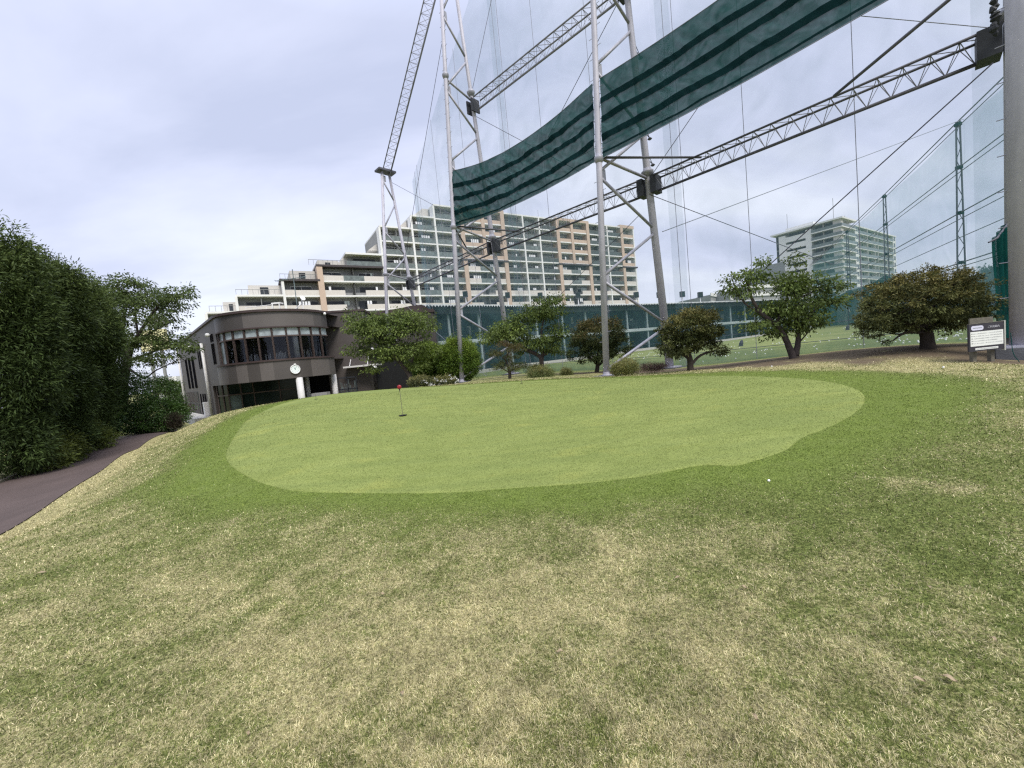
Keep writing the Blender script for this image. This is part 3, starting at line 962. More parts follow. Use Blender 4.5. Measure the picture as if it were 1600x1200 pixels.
def screen(ta, tb, label, seed, wr, und, sags, end_fix=None):
    pa0, pa1 = ta['at'](0, zb_), ta['at'](0, zt_); pb0, pb1 = tb['at'](0, zb_), tb['at'](0, zt_)
    dd = (pb0 - pa0).normalized()
    for p in (pa0, pa1): p += dd * (ta['rf'] + .06) + Vector((0, 0, 0))
    for p in (pb0, pb1): p -= dd * (tb['rf'] + .06)
    if end_fix: pb0 += Vector(end_fix); pb1 += Vector(end_fix)
    root = thing('shade_screen', label, 'screen', pa0, 'green mesh screens between the towers')
    Q = sheet(pa0, pb0, pa1, pb1, 240, 60, wr, seed, *sags)
    sheet_obj('fabric', Q, M['screen'], root)
    nrm = Vector((-dd.y, dd.x, 0)); nrm = nrm if nrm.y < 0 else -nrm
    nv = Q.shape[0]
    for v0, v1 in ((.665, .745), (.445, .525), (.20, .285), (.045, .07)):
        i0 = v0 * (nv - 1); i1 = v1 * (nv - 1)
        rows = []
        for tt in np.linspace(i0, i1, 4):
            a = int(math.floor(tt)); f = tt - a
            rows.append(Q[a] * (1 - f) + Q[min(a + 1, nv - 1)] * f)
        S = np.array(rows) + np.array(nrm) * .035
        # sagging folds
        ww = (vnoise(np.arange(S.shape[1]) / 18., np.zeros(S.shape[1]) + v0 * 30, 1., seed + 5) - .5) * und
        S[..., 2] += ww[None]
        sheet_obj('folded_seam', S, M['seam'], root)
    for row in (0, nv - 1):
        pts = [Vector(q) for q in Q[row][::8]]
        MB().tube(pts, .015, 5, False).build('edge_rope', M['cablel'], root)
    # ties to the legs
    for t in np.linspace(0.03, .97, 7):
        for leg, pb_, pt_ in ((ta, pa0, pa1), (tb, pb0, pb1)):
            z = zb_ + (zt_ - zb_) * t
            c = leg['at'](0, z); e = pb_.lerp(pt_, t)
            MB().tube([c + (e - c).normalized() * leg['rf'] * .9, e], .014, 5).build('tie', M['cable'], root)
    return root


screen(T1, T2, 'dark green mesh screen hung between the two zigzag towers', 31, .13, .12, (.70, .30))
screen(T2, T3, 'dark green mesh screen running off the top of the frame right of the centre tower', 47, .07, .07, (.28, .12), (0, 0, .85))

# dark curtain gathered beside the thick right tower
root = thing('net_curtain', 'dark green net gathered in folds beside the thick right tower', 'net', P(1568, 520, 12.2))
a0 = P(1556, 528, 11.9); a1 = P(1583, 528, 12.4); b0 = P(1558, 372, 11.9); b1 = P(1578, 345, 12.4)
Q = sheet(a0, a1, b0, b1, 30, 24, 0)
U_ = np.linspace(0, 1, 30); V_ = np.linspace(0, 1, 24)
Q[..., 1] += (.12 * np.sin(U_ * 19))[None] * (.4 + .6 * V_[:, None]); Q[..., 0] += (.05 * np.sin(V_ * 5))[:, None]
sheet_obj('fabric', Q, M['netcurt'], root)
MB().tube([b0 + Vector((-.25, 0, -.1)), b0, b1], .025, 6).build('rope', M['cable'], root)
# dark scraps of net tied high on the tower
mm = MB()
for i in range(9):
    c = P(1556 + R.uniform(-5, 3), 4 + i * 6, 12.2)
    mm.lathe(c, [(.02, -.1), (R.uniform(.06, .13), -.02), (R.uniform(.05, .12), .06), (.02, .12)], 7, (R.uniform(-.5, .5), .1, 1))
o = mm.build('bundled_net', M['dark'], None); tag(o, 'dark bundle of furled net tied high beside the thick right tower', 'net')

# ------------------------------------------------------------------ far net of the range
FP = [(34.5, 20.5), (46.2, 41), (58.5, 62), (70.5, 83), (82.5, 104), (95, 126)]
fl = ['far green lattice net post nearest the thick right tower', 'tallest seen far green lattice net post beside the brown dome tree', 'far green lattice net post at the right edge of the distant tower block',
      'small far net post seen between the distant block and the tree', 'tiny far net post above the range roof end', 'farthest tiny net post']
FZ = 20.2
BH = (3.0, 3.8, 8.3, 8.3, 8.4, 8.6)
for i, (x, y) in enumerate(FP):
    if i in (0, 4, 5): continue
    z = g(x, y)
    root = thing('net_post', fl[i], 'net post', (x, y, z), 'far net posts across the range')
    d = Vector((.5, .86, 0)); s = Vector((.86, -.5, 0))
    for q in (-1, 1):
        MB().tube([Vector((x, y, z - .2)) + s * q * .34, Vector((x, y, 13)) + s * q * .2, Vector((x, y, FZ)) + s * q * .13], .07, 8).build('leg', M['postg'], root)
    lc = MB(); zz_ = z; q = 1
    while zz_ < FZ - 1:
        def off(h): return .34 - (.21) * min(1, (h - z) / (FZ - z))
        lc.tube([Vector((x, y, zz_)) + s * q * off(zz_), Vector((x, y, zz_ + 1.2)) - s * q * off(zz_ + 1.2)], .03, 5); zz_ += 1.2; q = -q
    lc.build('lacing', M['postg'], root)
    for zb3 in (6.5, 11.4, FZ - .3, 15.8):
        MB().box(x - .2, x + .2, y - .2, y + .2, zb3 - .15, zb3 + .15).build('node_box', M['netcurt'], root)
fn = thing('far_net', 'teal tinted high net closing the far side of the range behind the brown dome tree', 'net', (FP[0][0], FP[0][1], 0))
for i in range(len(FP) - 1):
    (x0, y0), (x1, y1) = FP[i], FP[i + 1]
    z0, z1 = g(x0, y0), g(x1, y1)
    a = Vector((x0, y0, z0)); b = Vector((x1, y1, z1)); o_ = Vector((.86, -.5, 0)) * .4
    Q = sheet(b + o_, a + o_, Vector((x1, y1, FZ)) + o_, Vector((x0, y0, FZ)) + o_, 16, 10, .1, i, .5)
    sheet_obj('mesh', Q, M['netfar'], fn)
    o2 = -o_ * .5
    Q = sheet(b + o2, a + o2, Vector((x1, y1, BH[i + 1])) + o2, Vector((x0, y0, BH[i])) + o2, 40, 8, .25, i + 7, .5)
    sheet_obj('dense_band', Q, M['netdark'], fn)
    for zc, r in ((FZ, .06), (FZ - .5, .04), (15.8, .05), (15.3, .04), (11.4, .06), (10.8, .04), (9.0, .04), (6.5, .06), (6.1, .04)):
        MB().tube([Vector((x0, y0, zc)), Vector((x1, y1, zc))], r, 5, False).build('cable', M['aprail'], fn)

# ------------------------------------------------------------------ driving range building
RZ, RS = 7.5, 3.95
rp = [atz(px, py, RZ) for px, py in ((652, 477.5), (755, 477.5), (845, 478.5), (987, 476), (1100, 472.5), (1172, 470), (1262, 466.5))]
rp = [Vector((p.x, p.y)) for p in rp]
seg = []
for a, b in zip(rp, rp[1:]):
    n = max(1, round((b - a).length / 3.9))
    for i in range(n): seg.append(a.lerp(b, i / n))
seg.append(rp[-1])
rb = thing('range_building', 'long two storey teal driving range bays under a white scalloped roof edge', 'driving range', (rp[0].x, rp[0].y, g(rp[0].x, rp[0].y)))
nr_ = []
for i, p in enumerate(seg):
    d = (seg[min(i + 1, len(seg) - 1)] - seg[max(i - 1, 0)]).normalized()
    n_ = Vector((-d.y, d.x)); n_ = n_ if n_.y > 0 else -n_
    nr_.append(n_)
V3 = lambda p, z: Vector((p.x, p.y, z))
DEP = 9.
ru, rsl, bw, fl0, hd = MB(), MB(), MB(), MB(), MB()
eband = MB()
nrib = 0
for i in range(len(seg) - 1):
    a, b, na, nb = seg[i], seg[i + 1], nr_[i], nr_[i + 1]
    ia, ib = a + na * .9, b + nb * .9          # front post line lies behind the eaves
    oa, ob_ = a + na * DEP, b + nb * DEP
    ru.quad(V3(a, RZ - .12), V3(b, RZ - .12), V3(ob_, RZ + .5), V3(oa, RZ + .5))
    rsl.ob(V3(ia, RS - .42), V3(ib, RS - .42) - V3(ia, RS - .42), V3(oa, 0) - V3(ia, 0), (0, 0, .42))
    eband.ob(V3(a + na * .7, RZ - .75), V3(b + nb * .7, 0) - V3(a + na * .7, 0), V3(na, 0) * .1, (0, 0, .6))  # dark band hung just below the eaves
    bw.quad(V3(oa - na * 2.5, -.5), V3(ob_ - nb * 2.5, -.5), V3(ob_ - nb * 2.5, RZ + .3), V3(oa - na * 2.5, RZ + .3))
    za, zb2 = g(ia.x, ia.y), g(ib.x, ib.y)
    fl0.quad(V3(ia - na * .8, za + .1), V3(ib - nb * .8, zb2 + .1), V3(ob_, zb2 + .1), V3(oa, za + .1))
    hd.ob(V3(ia - na * .8, za - .4), V3(ib, zb2 - .4) - V3(ia, za - .4), V3(na, 0) * .25, (0, 0, .75))
ru.build('roof_underside', M['roofu'], rb); eband.build('eave_band', M['roofu'], rb); rsl.build('floor_slab', M['rslab'], rb); bw.build('back_wall', M['rwall'], rb)
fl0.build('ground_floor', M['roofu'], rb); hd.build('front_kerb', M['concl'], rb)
# corrugated roof: ribs along the eaves
rf = MB()
tot = sum((b - a).length for a, b in zip(seg, seg[1:])); stp = .17; npt = int(tot / .055)
L = [0]
for a, b in zip(seg, seg[1:]): L.append(L[-1] + (b - a).length)
row0, row1, row2 = [], [], []
for j in range(npt + 1):
    s_ = L[-1] * j / npt
    k = min(max(q for q in range(len(L)) if L[q] <= s_ + 1e-6), len(seg) - 2); f = (s_ - L[k]) / (L[k + 1] - L[k])
    p = seg[k].lerp(seg[k + 1], f); n_ = nr_[k].lerp(nr_[k + 1], f)
    h = .20 * abs(math.cos(j * .055 * PI / .36)) ** .8
    row2.append(V3(p, RZ - .16 + h)); row0.append(V3(p, RZ + .12)); row1.append(V3(p + n_ * DEP, RZ + .7))
for j in range(npt):
    rf.quad(row2[j], row2[j + 1], row0[j + 1], row0[j]); rf.quad(row0[j], row0[j + 1], row1[j + 1], row1[j])
rf.build('roof', M['roofw'], rb)
for i, p in enumerate(seg):
    q = p + nr_[i] * 1.05; d = V3(nr_[i], 0); s_ = Vector((d.y, -d.x, 0))
    z = g(q.x, q.y)
    MB().ob(V3(q, z) - s_ * .13, s_ * .26, d * .18, (0, 0, RS - .42 - z)).build('post', M['post'], rb)
    MB().ob(V3(q, RS) - s_ * .13, s_ * .26, d * .18, (0, 0, RZ - .1 - RS)).build('post', M['post'], rb)
    q2 = p + nr_[i] * 3.2
    MB().ob(V3(q2, RS) - s_ * .03, s_ * .06, d * 1.6, (0, 0, 1.5)).build('partition', M['apglass'], rb)
    MB().ob(V3(q2, z + .12) - s_ * .03, s_ * .06, d * 1.6, (0, 0, 1.5)).build('partition', M['apglass'], rb)
    if i < len(seg) - 1 and i % 1 == 0:
        q3 = (p + seg[i + 1]) / 2 + nr_[i] * 4.2
        for zz_ in (RS, z + .12):
            q4 = (p + seg[i + 1]) / 2 + nr_[i] * (DEP - 2.6)
            for qq in range(2):
                if R.random() < .75: MB().ob(V3(q4, zz_ + R.uniform(0, 1.0)) + s_ * R.uniform(-1.8, 1.2), s_ * R.uniform(.4, 1.3), d * .06, (0, 0, R.uniform(.5, 1.9))).build('wall_panel', M[R.choice(['post', 'black', 'signw', 'apglass', 'black'])], rb)
            if R.random() < .7:
                MB().ob(V3(q3, zz_) + s_ * R.uniform(-1, 1), s_ * R.uniform(.3, 1.2), d * .4, (0, 0, R.uniform(.5, 1.3))).build('bench', M[R.choice(['post', 'apglass', 'bluec', 'grey'])], rb)
# end wall and teal net in front
a, na = seg[0], nr_[0]
MB().ob(V3(a + na * .9, -.5), V3(na, 0) * (DEP - .9), Vector((na.y, -na.x, 0)) * .2, (0, 0, RZ + .4)).build('end_wall', M['rwall'], rb)
Qx = []
for zz_ in (0, 1):
    rowp = []
    for i, p in enumerate(seg):
        q = p + nr_[i] * .55
        rowp.append((q.x, q.y, g(q.x, q.y) if zz_ == 0 else RZ - .1))
    Qx.append(rowp)
sheet_obj('bay_net', np.array(Qx), M['netteal'], rb)

# floodlights on the range roof
fls = [(727, 460), (793, 461.5), (844, 462), (903, 461.5), (994, 461), (1030, 461), (1066, 460), (1094, 461)]
wh = ['leftmost, beside the zigzag tower leg', 'second from the left', 'third from the left, above the small cherry', 'fourth from the left, below the orange balconies',
      'just left of the centre tower rear leg', 'just right of the centre tower rear leg', 'second from the right end', 'last one on the right']
for (px, py), s in zip(fls, wh):
    best = min(((i, abs(((seg[i].x) / seg[i].y) - ray(px, py).x / ray(px, py).y)) for i in range(len(seg))), key=lambda q: q[1])[0]
    dd = ray(px, py); k = min(best, len(seg) - 2)
    # intersect the sight line in plan with the roof line
    best = None
    for i in range(len(seg) - 1):
        a, b = seg[i] + nr_[i] * 1.2, seg[i + 1] + nr_[i + 1] * 1.2
        den = dd.x * (b.y - a.y) - dd.y * (b.x - a.x)
        if abs(den) < 1e-9: continue
        u_ = (dd.x * -a.y - dd.y * -a.x) / den
        u_ = (a.x * dd.y - a.y * dd.x) / ((b.y - a.y) * dd.x - (b.x - a.x) * dd.y)
        if -.01 <= u_ <= 1.01: best = a.lerp(b, u_)
    if best is None: continue
    z = 1.6 + (dd.z / dd.y) * best.y
    root = thing('floodlight', 'black box floodlight on the range roof, ' + s, 'floodlight', (best.x, best.y, RZ + .2), 'floodlights along the range roof')
    k_ = best.y / 45.
    MB().tube([V3(best, RZ + .1), V3(best, z)], .05, 6).build('bracket', M['white'], root)
    MB().ob(V3(best, z - .3 * k_) + Vector((-.26 * k_, -.25, 0)), (.52 * k_, .05, 0), (0, .42, 0), (0, 0, .62 * k_)).build('lamp_box', M['dark'], root)
    MB().ob(V3(best, z - .24 * k_) + Vector((-.2 * k_, -.28, 0)), (.40 * k_, .05, 0), (0, .02, 0), (0, 0, .5 * k_)).build('lens', M['gglass'], root)
#PART3
# ------------------------------------------------------------------ apartment slab
AO = Vector((0, 106.5, 0)); AU = Vector((1, .62, 0)).normalized(); AN = Vector((-AU.y, AU.x, 0))


def s_of(px, py):
    d = ray(px, py)
    # AO + s*AU = EYE + t*d (plan)
    det = d.x * -AU.y + AU.x * d.y
    s = (d.x * AO.y - d.y * (AO.x)) / (d.y * AU.x - d.x * AU.y)
    return s


def AW(s, d, z): return AO + AU * s + AN * d + Vector((0, 0, z))


def abox(m, s0, s1, d0, d1, z0, z1):
    return m.ob(AW(s0, d0, z0), AU * (s1 - s0), AN * (d1 - d0), (0, 0, z1 - z0))


pil = [(322, 492, 'w'), (372, 488, 'w'), (447, 482, 'w'), (507, 484, 'o'), (606, 472, 'w'), (657, 476, 'w'), (693, 475, 'w'), (734, 475, 'o'), (797, 475, 'o'),
       (828, 472, 'w'), (851.5, 460, 'w'), (880.5, 470, 'o'), (927, 475, 'o'), (957, 475, 'w'), (979, 472, 'o'), (997, 473, 'e')]
S = [s_of(a, b) for a, b, c in pil]
mid_o = s_of(897, 409)
F0 = 8.7                               # lowest floor modelled; floors every 3 m
# bay: (s0, s1, roof z, upper style, glass-all?)
bays = [(0, 14.7, 'g', 'c'), (1, 17.7, 'g', 'c'), (2, 20.7, 'c', 'c'), (3, 23.7, 'm', 'm'), (4, 32.7, 'g', 'c'), (5, 35.7, 'g', 'G'), (6, 38.7, 'g', 'c'), (7, 38.7, 'o', 'm'),
        (8, 38.7, 'r', 'c'), (9, 38.7, 'g', 'G'), (10, 38.7, 'r', 'c'), (11, 38.7, 'o', 'm'), (12, 38.7, 'r', 'c'), (13, 38.7, 'r', 'c'), (14, 38.7, 'o', 'c')]
ap = thing('apartment_block', 'long stepped white, grey and orange apartment block with rows of balconies', 'apartment block', AW(S[0], 0, 0))
wall = MB(); roofm = MB(); slab = MB(); darkr = MB(); part_ = MB(); ground_m = MB()
nwin = 0; extra_w = MB(); extra_p = MB()
units = []
for (i, top, up, lo) in bays:
    s0, s1 = S[i], S[i + 1]
    abox(wall, s0, s1, 1.7, 14, -1, top - .02)
    dark_roof = i in (2, 3)
    rr = MB(); (abox(rr, s0 - .5, s1 - .13, -.35, 15, top - .05, top + .35) if dark_roof else abox(rr, s0 + .005, s1 - .005, -.2, 14.2, top - .05, top + .32))
    rr.build('dark_roof' if dark_roof else 'roof', M['apdark' if dark_roof else 'apw'], ap)
    z = top - 3
    while z >= F0 - .1:
        abox(slab, s0, s1, -.15, 1.7, z - .18, z + .12)
        upper = z > (22. if up == 'o' else 19.5)
        sty = up if upper else lo
        if i == 7 or i == 11: sty = 'o' if z > 25.2 else 'm'
        if i == 14: sty = 'o' if z > 25.2 else 'c'
        if i in (3,): sty = 'm'
        splits = [(s0, s1)]
        if i in (7, 11, 3, 12, 6, 4): 
            mm_ = (s0 + s1) / 2; splits = [(s0, mm_), (mm_, s1)] if i in (7, 11, 3, 12) else splits
        for j, (a, b) in enumerate(splits):
            units.append((i, j, a, b, z, sty, s0, s1))
        z -= 3
# windows + balcony fronts
cntw = cntp = 0
stylemat = dict(c='apcream', o='aporange', g='apglass', G='apglass', r='aprail')
units.sort(key=lambda u: -u[4] + (0 if u[4] > 11 else 100))
for (i, j, a, b, z, sty, s0, s1) in units:
    w0 = a + .7; w1 = b - .7
    w1 = max(w1, w0 + .8)
    wm_ = R.random()
    fr = MB(); pn = MB()
    ws = w0 + (w1 - w0) * R.choice([.0, .12]); we = ws + (w1 - w0) * R.uniform(.62, .85)
    abox(pn, ws, we, 1.63, 1.69, z + .14, z + 2.15)
    nm = 'window'
    m_ = M['apwin'] if wm_ < .72 else M['apwin2']
    fm = MB()
    for q in np.linspace(ws, we, 3): abox(fm, q - .035, q + .035, 1.58, 1.63, z + .14, z + 2.15)
    abox(fm, ws, we, 1.58, 1.63, z + 2.15, z + 2.24)
    if cntw < 98:
        o = pn.build('window', m_, ap); o2 = fm.build('frame', M['apw'], None); o2.parent = o; o2.matrix_parent_inverse = o.matrix_world.inverted() if False else Matrix.Translation(Vector((0, 0, 0)))
        cntw += 1
    else:
        n0 = len(extra_w.v); extra_w.v += pn.v; extra_w.f += [tuple(q + n0 for q in f) for f in pn.f]
    # front
    pm = MB(); pm2 = None
    if sty in 'cor':
        abox(pm, a, b, -.08 if sty != 'r' else -.02, .04, z + .12, z + (1.2 if sty != 'o' else 1.05))
        if sty == 'r':
            abox(part_, a, b, -.06, .06, z + 1.2, z + 1.26)
    elif sty in 'gG':
        abox(pm, a, b, -.04, .0, z + .2, z + 1.25)
        abox(part_, a, b, -.07, .03, z + 1.25, z + 1.31)
    else:                              # 'm': cream panel at both ends, glass in the middle
        mid = (s0 + s1) / 2; h = (s1 - s0) * .16
        pm2 = MB()
        if j == 0: abox(pm, a, mid - h, -.08, .04, z + .12, z + 1.2); abox(pm2, mid - h, mid + (0 if True else h), -.05, .0, z + .12, z + 1.25)
        else: abox(pm, mid + h, b, -.08, .04, z + .12, z + 1.2); abox(pm2, mid, mid + h, -.05, .0, z + .12, z + 1.25)
    mt = M[stylemat.get(sty, 'apcream')]
    if cntp < 96:
        q = pm.build('balcony_panel', mt, ap); cntp += 1
        if pm2: q = pm2.build('balcony_panel', M['apglass'], ap); cntp += 1
    else:
        n0 = len(extra_p.v); extra_p.v += pm.v; extra_p.f += [tuple(q + n0 for q in f) for f in pm.f]
    if j == 1 or (s1 - s0) > 7:
        abox(part_, (s0 + s1) / 2 - .05, (s0 + s1) / 2 + .05, .1, 1.7, z + .12, z + 2.8)
    # doors / AC / laundry behind the rail
    if R.random() < .7 and sty in 'gmcrGo':
        l = MB(); x = R.uniform(a + .8, max(b - 2, a + .9))
        for q in range(R.randint(1, 4)):
            abox(l, x + q * .55, x + q * .55 + .42, .35, .39, z + R.uniform(.95, 1.1), z + 2.0)
        l.build('laundry', M['laundry'] if R.random() < .7 else M['apglass'], ap)
    abox(part_, b - .9 if R.random() < .5 else a + .2, (b - .9 if R.random() < .5 else a + .2) + .5, 1.2, 1.65, z + .14, z + .9)
if extra_w.f: tag(extra_w.build('window', M['apwin'], ap), kind='stuff')
if extra_p.f: tag(extra_p.build('balcony_panel', M['apcream'], ap), kind='stuff')
wall.build('wall', M['apg'], ap); pass
slab.build('floor_slab', M['apw'], ap); part_.build('railing', M['apg'], ap)
tops = {0: 14.7, 1: 17.7, 2: 20.7, 3: 23.7, 4: 32.7, 5: 35.7}
for k, (px, py, c) in enumerate(pil):
    z1 = max(tops.get(k, 38.7), tops.get(k - 1, 14.7 if k < 1 else 38.7) if k else 0)
    if k in (3,): z1 = 23.6
    if k == 4: z1 = 32.6
    wd = .55 if c == 'o' else .22
    m_ = 'aporange' if c == 'o' else 'apw'
    abox(MB(), S[k] - wd, S[k] + wd, -.32 if c == 'o' else -.24, 1.7, -1, z1 - .02).build('pillar', M[m_], ap)
m = MB(); abox(m, mid_o - .45, mid_o + .45, -.3, 1.7, 26.6, 38.6).build('pillar', M['aporange'], ap)
m = MB(); abox(m, (S[7] + S[8]) / 2 - .45, (S[7] + S[8]) / 2 + .45, -.3, 1.7, 26.6, 38.6).build('pillar', M['aporange'], ap)
m = MB()
for k in (7, 11, 14): abox(m, S[k] - .7, S[k + 1] + .7, -.45, 1.7, 26.2, 26.6)
m.build('cornice', M['apdark'], ap)
m = MB()
for k in (11, 7): abox(m, S[k] - .6, S[k + 1] + .6, -.3, 3, 38.7, 39.4)
abox(m, S[14] - .6, S[15] + .3, -.3, 3, 38.7, 39.6)
m.build('roof_parapet', M['aporange'], ap)
# penthouse of bay 3, top set-back rooms, sloping end walls
sa = s_of(541, 398); sb = S[4]
m = MB(); abox(m, sa + .6, sb, 1.9, 12, 24.05, 26.5); m.build('penthouse_wall', M['apg'], ap)
m = MB(); abox(m, sa - .2, sb + .2, -.3, 13, 26.4, 26.8); m.build('penthouse_roof', M['apw'], ap)
m = MB(); abox(m, sa + 1.6, sb - 1.2, 1.82, 1.9, 24.3, 26.0); m.build('penthouse_window', M['apwin'], ap)
m = MB(); abox(m, sa, sb, .3, .36, 24.05, 25.15); m.build('penthouse_rail', M['apglass'], ap)


def prism(pts, d0, d1, name, mt):
    m = MB(); n = len(pts)
    m.poly([AW(s, d0, z) for s, z in pts]); m.poly([AW(s, d1, z) for s, z in pts][::-1])
    for k in range(n):
        a, b = pts[k], pts[(k + 1) % n]
        m.quad(AW(a[0], d0, a[1]), AW(a[0], d1, a[1]), AW(b[0], d1, b[1]), AW(b[0], d0, b[1]))
    return m.build(name, M[mt], ap)


sA = S[6]; sB = S[5]
prism([(s_of(667, 318), 39.0), (s_of(676, 320), 39.0), (s_of(676, 320), 28.4), (s_of(581, 388), 28.4)], 3.2, 13, 'sloping_gable', 'apbeige')
prism([(s_of(541, 397), 26.6), (s_of(548, 397), 26.6), (s_of(548, 397), 24.1), (s_of(526, 412), 24.1)], 2.2, 12, 'sloping_gable', 'apbeige')
for (x0, x1, zb, zt) in ((s_of(499, 408), s_of(533, 408), 24.05, 25.7), (s_of(455, 430), s_of(496, 430), 21.05, 23.4), (s_of(388, 455), s_of(442, 455), 18.0, 20.4), (s_of(347, 478), s_of(374, 478), 15.0, 17.2)):
    m = MB(); abox(m, x0, x1, 3, 12, zb, zt); m.build('roof_room', M['apbeige'], ap)
    m = MB(); abox(m, x0 + (x1 - x0) * .35, x0 + (x1 - x0) * .6, 2.94, 3.0, zb + .2, zt - .4); m.build('roof_room_window', M['apwin'], ap)
    m = MB()
    n = int((x1 - x0 + 5) / .9)
    for q in range(n + 1): abox(m, x0 - 2 + q * .9, x0 - 2 + q * .9 + .06, .4, .46, zb, zb + 1.1)
    abox(m, x0 - 2, x0 - 2 + n * .9, .38, .48, zb + 1.05, zb + 1.12)
    m.build('roof_railing', M['apg'], ap)
m = MB()
for (px, py) in ((725, 318), (861, 300), (893, 312)): 
    s_ = s_of(px, py + 30); m.tube([AW(s_, 6, 38.7), AW(s_, 6, 43.5)], .05, 5)
m.build('antenna', M['apg'], ap)

# ------------------------------------------------------------------ right tower block
BC = Vector((131.2, 157.2, 0)); BU = Vector((.832, .555, 0)); BL = Vector((-.575, .818, 0))
tb_ = thing('tower_block', 'distant white twelve storey apartment tower seen over the brown dome tree', 'apartment block', BC)


def tb(m, a0, a1, b0, b1, z0, z1):     # a along the right face, b along the left face
    return m.ob(BC + BU * a0 + BL * b0 + Vector((0, 0, z0)), BU * (a1 - a0), BL * (b1 - b0), (0, 0, z1 - z0))


TZ = 41.6
body = MB(); tb(body, 2.0, 18, 2.0, 23, 0, TZ); body.build('wall', M['apg'], tb_)
body = MB(); tb(body, 18, 70, 1.0, 21, 0, TZ - 1.6); body.build('wall', M['apbeige'], tb_)
wm2 = MB()
tb(wm2, 15, 18.5, -.1, 3, 0, TZ - 2.2)
tb(wm2, 66, 70.3, -.1, 3, 0, TZ - 1)
tb(wm2, -.1, 3, 9.5, 11.5, 0, TZ - 1); tb(wm2, -.1, 3, 18.6, 21.2, 0, TZ - 1)
wm2.build('white_wall', M['apw'], tb_)
rf2 = MB(); tb(rf2, -.8, 15.2, -.8, 24, TZ - .1, TZ + .5); rf2.build('roof', M['apw'], tb_)
rf2 = MB(); tb(rf2, 15.2, 70.6, -.3, 22, TZ - 1.6, TZ - 1.1)
rf2.build('roof', M['apw'], tb_)
m = MB(); tb(m, 4, 12, 10, 20, TZ + .5, TZ + 2.5); tb(m, 30, 36, 6, 12, TZ - 1.1, TZ + .6); m.build('roof_plant', M['apw'], tb_)
m = MB()
for a, b, h in ((6, 20, 9), (3, 3, 9), (40, 5, 5), (22, 5, 5)):
    m.tube([BC + BU * a + BL * b + Vector((0, 0, TZ)), BC + BU * a + BL * b + Vector((0, 0, TZ + h))], .08, 5)
m.build('antenna', M['apg'], tb_)
k = 0; z = TZ - 3.1
sl = MB(); rail = MB(); ew = MB(); fins = MB(); nw = 0
while z > 9:
    tb(sl, -.6, 15, -.6, 2.2, z - .15, z + .2); tb(sl, -.6, 2.2, 2.2, 9.5, z - .15, z + .2); tb(sl, 18.5, 66, -.2, 1.0, z - 1.15, z - .9)
    tb(rail, -.55, 14.8, -.55, -.5, z + .2, z + 1.3); tb(rail, -.55, -.5, -.5, 9.4, z + .2, z + 1.3); tb(rail, 18.6, 66, -.2, -.15, z - .85, z + .2)
    tb(sl, .0, 2.2, 11.5, 18.6, z - .9, z + 1.15)
    for (a0, a1) in ((4, 8), (10, 14.5), (20, 25), (26.5, 28), (31, 38), (40, 42.5), (44.5, 50), (53, 55.5), (57.5, 64.5)):
        dz = 0 if a0 < 15 else -1.0
        m = MB(); tb(m, a0, a1, *((1.9, 2.0) if a0 < 15 else (.9, 1.0)), z + dz + .25, z + dz + (2.3 if a0 < 15 else 2.68))
        if nw < 90: m.build('window', M['apwin'], tb_); nw += 1
        else: n0 = len(ew.v); ew.v += m.v; ew.f += [tuple(q + n0 for q in f) for f in m.f]
    for (a0, a1) in ((15.6, 17.9), (67, 69.2)):
        m = MB(); tb(m, a0, a1, -.16, -.09, z - .3, z + 1.5); n0 = len(ew.v); ew.v += m.v; ew.f += [tuple(q + n0 for q in f) for f in m.f]
    for (b0, b1) in ((3, 5.5), (6.3, 8.8), (21.6, 22.8), (12, 18)):
        m = MB(); tb(m, 1.85, 2.0, b0, b1, z + .1, z + 2.6); n0 = len(ew.v); ew.v += m.v; ew.f += [tuple(q + n0 for q in f) for f in m.f]
    z -= 3.02
for a0 in (29.5, 39, 43.5, 51.8, 56.3): tb(fins, a0, a0 + .4, -.2, 2, 8, TZ - 1.6)
tb(fins, -.1, 2.4, -.1, 2.4, 0, TZ); tb(fins, 1.2, 2.1, 5.7, 6.1, 8, TZ)
sl.build('floor_slab', M['apw'], tb_); rail.build('balcony_glass', M['apglass'], tb_); fins.build('column', M['apbeige'], tb_)
tag(ew.build('window', M['apwin'], tb_), kind='stuff')

# lower stepped white building left of the tower block
lb = thing('stepped_building', 'low stepped white building showing through the right cherry tree', 'apartment block', P(1180, 470, 150))
for (x0, x1, ztop, D) in ((1110, 1140, 461, 152), (1140, 1165, 454, 152), (1165, 1240, 449, 152), (1226, 1243, 408, 160)):
    a = P(x0, ztop, D); b = P(x1, ztop, D)
    wv = Vector((b.x - a.x, 8, 0))
    MB().ob((a.x, D, 0), wv, (-6, 14, 0), (0, 0, a.z)).build('wall', M['apg'], lb)
    m = MB(); zz_ = a.z
    while zz_ > 6:
        m.ob(Vector((a.x, D, zz_ - .4)) - Vector((0, .5, 0)), wv, (-.1, .4, 0), (0, 0, 1.2)); zz_ -= 3
    m.build('balcony_band', M['apw'], lb)

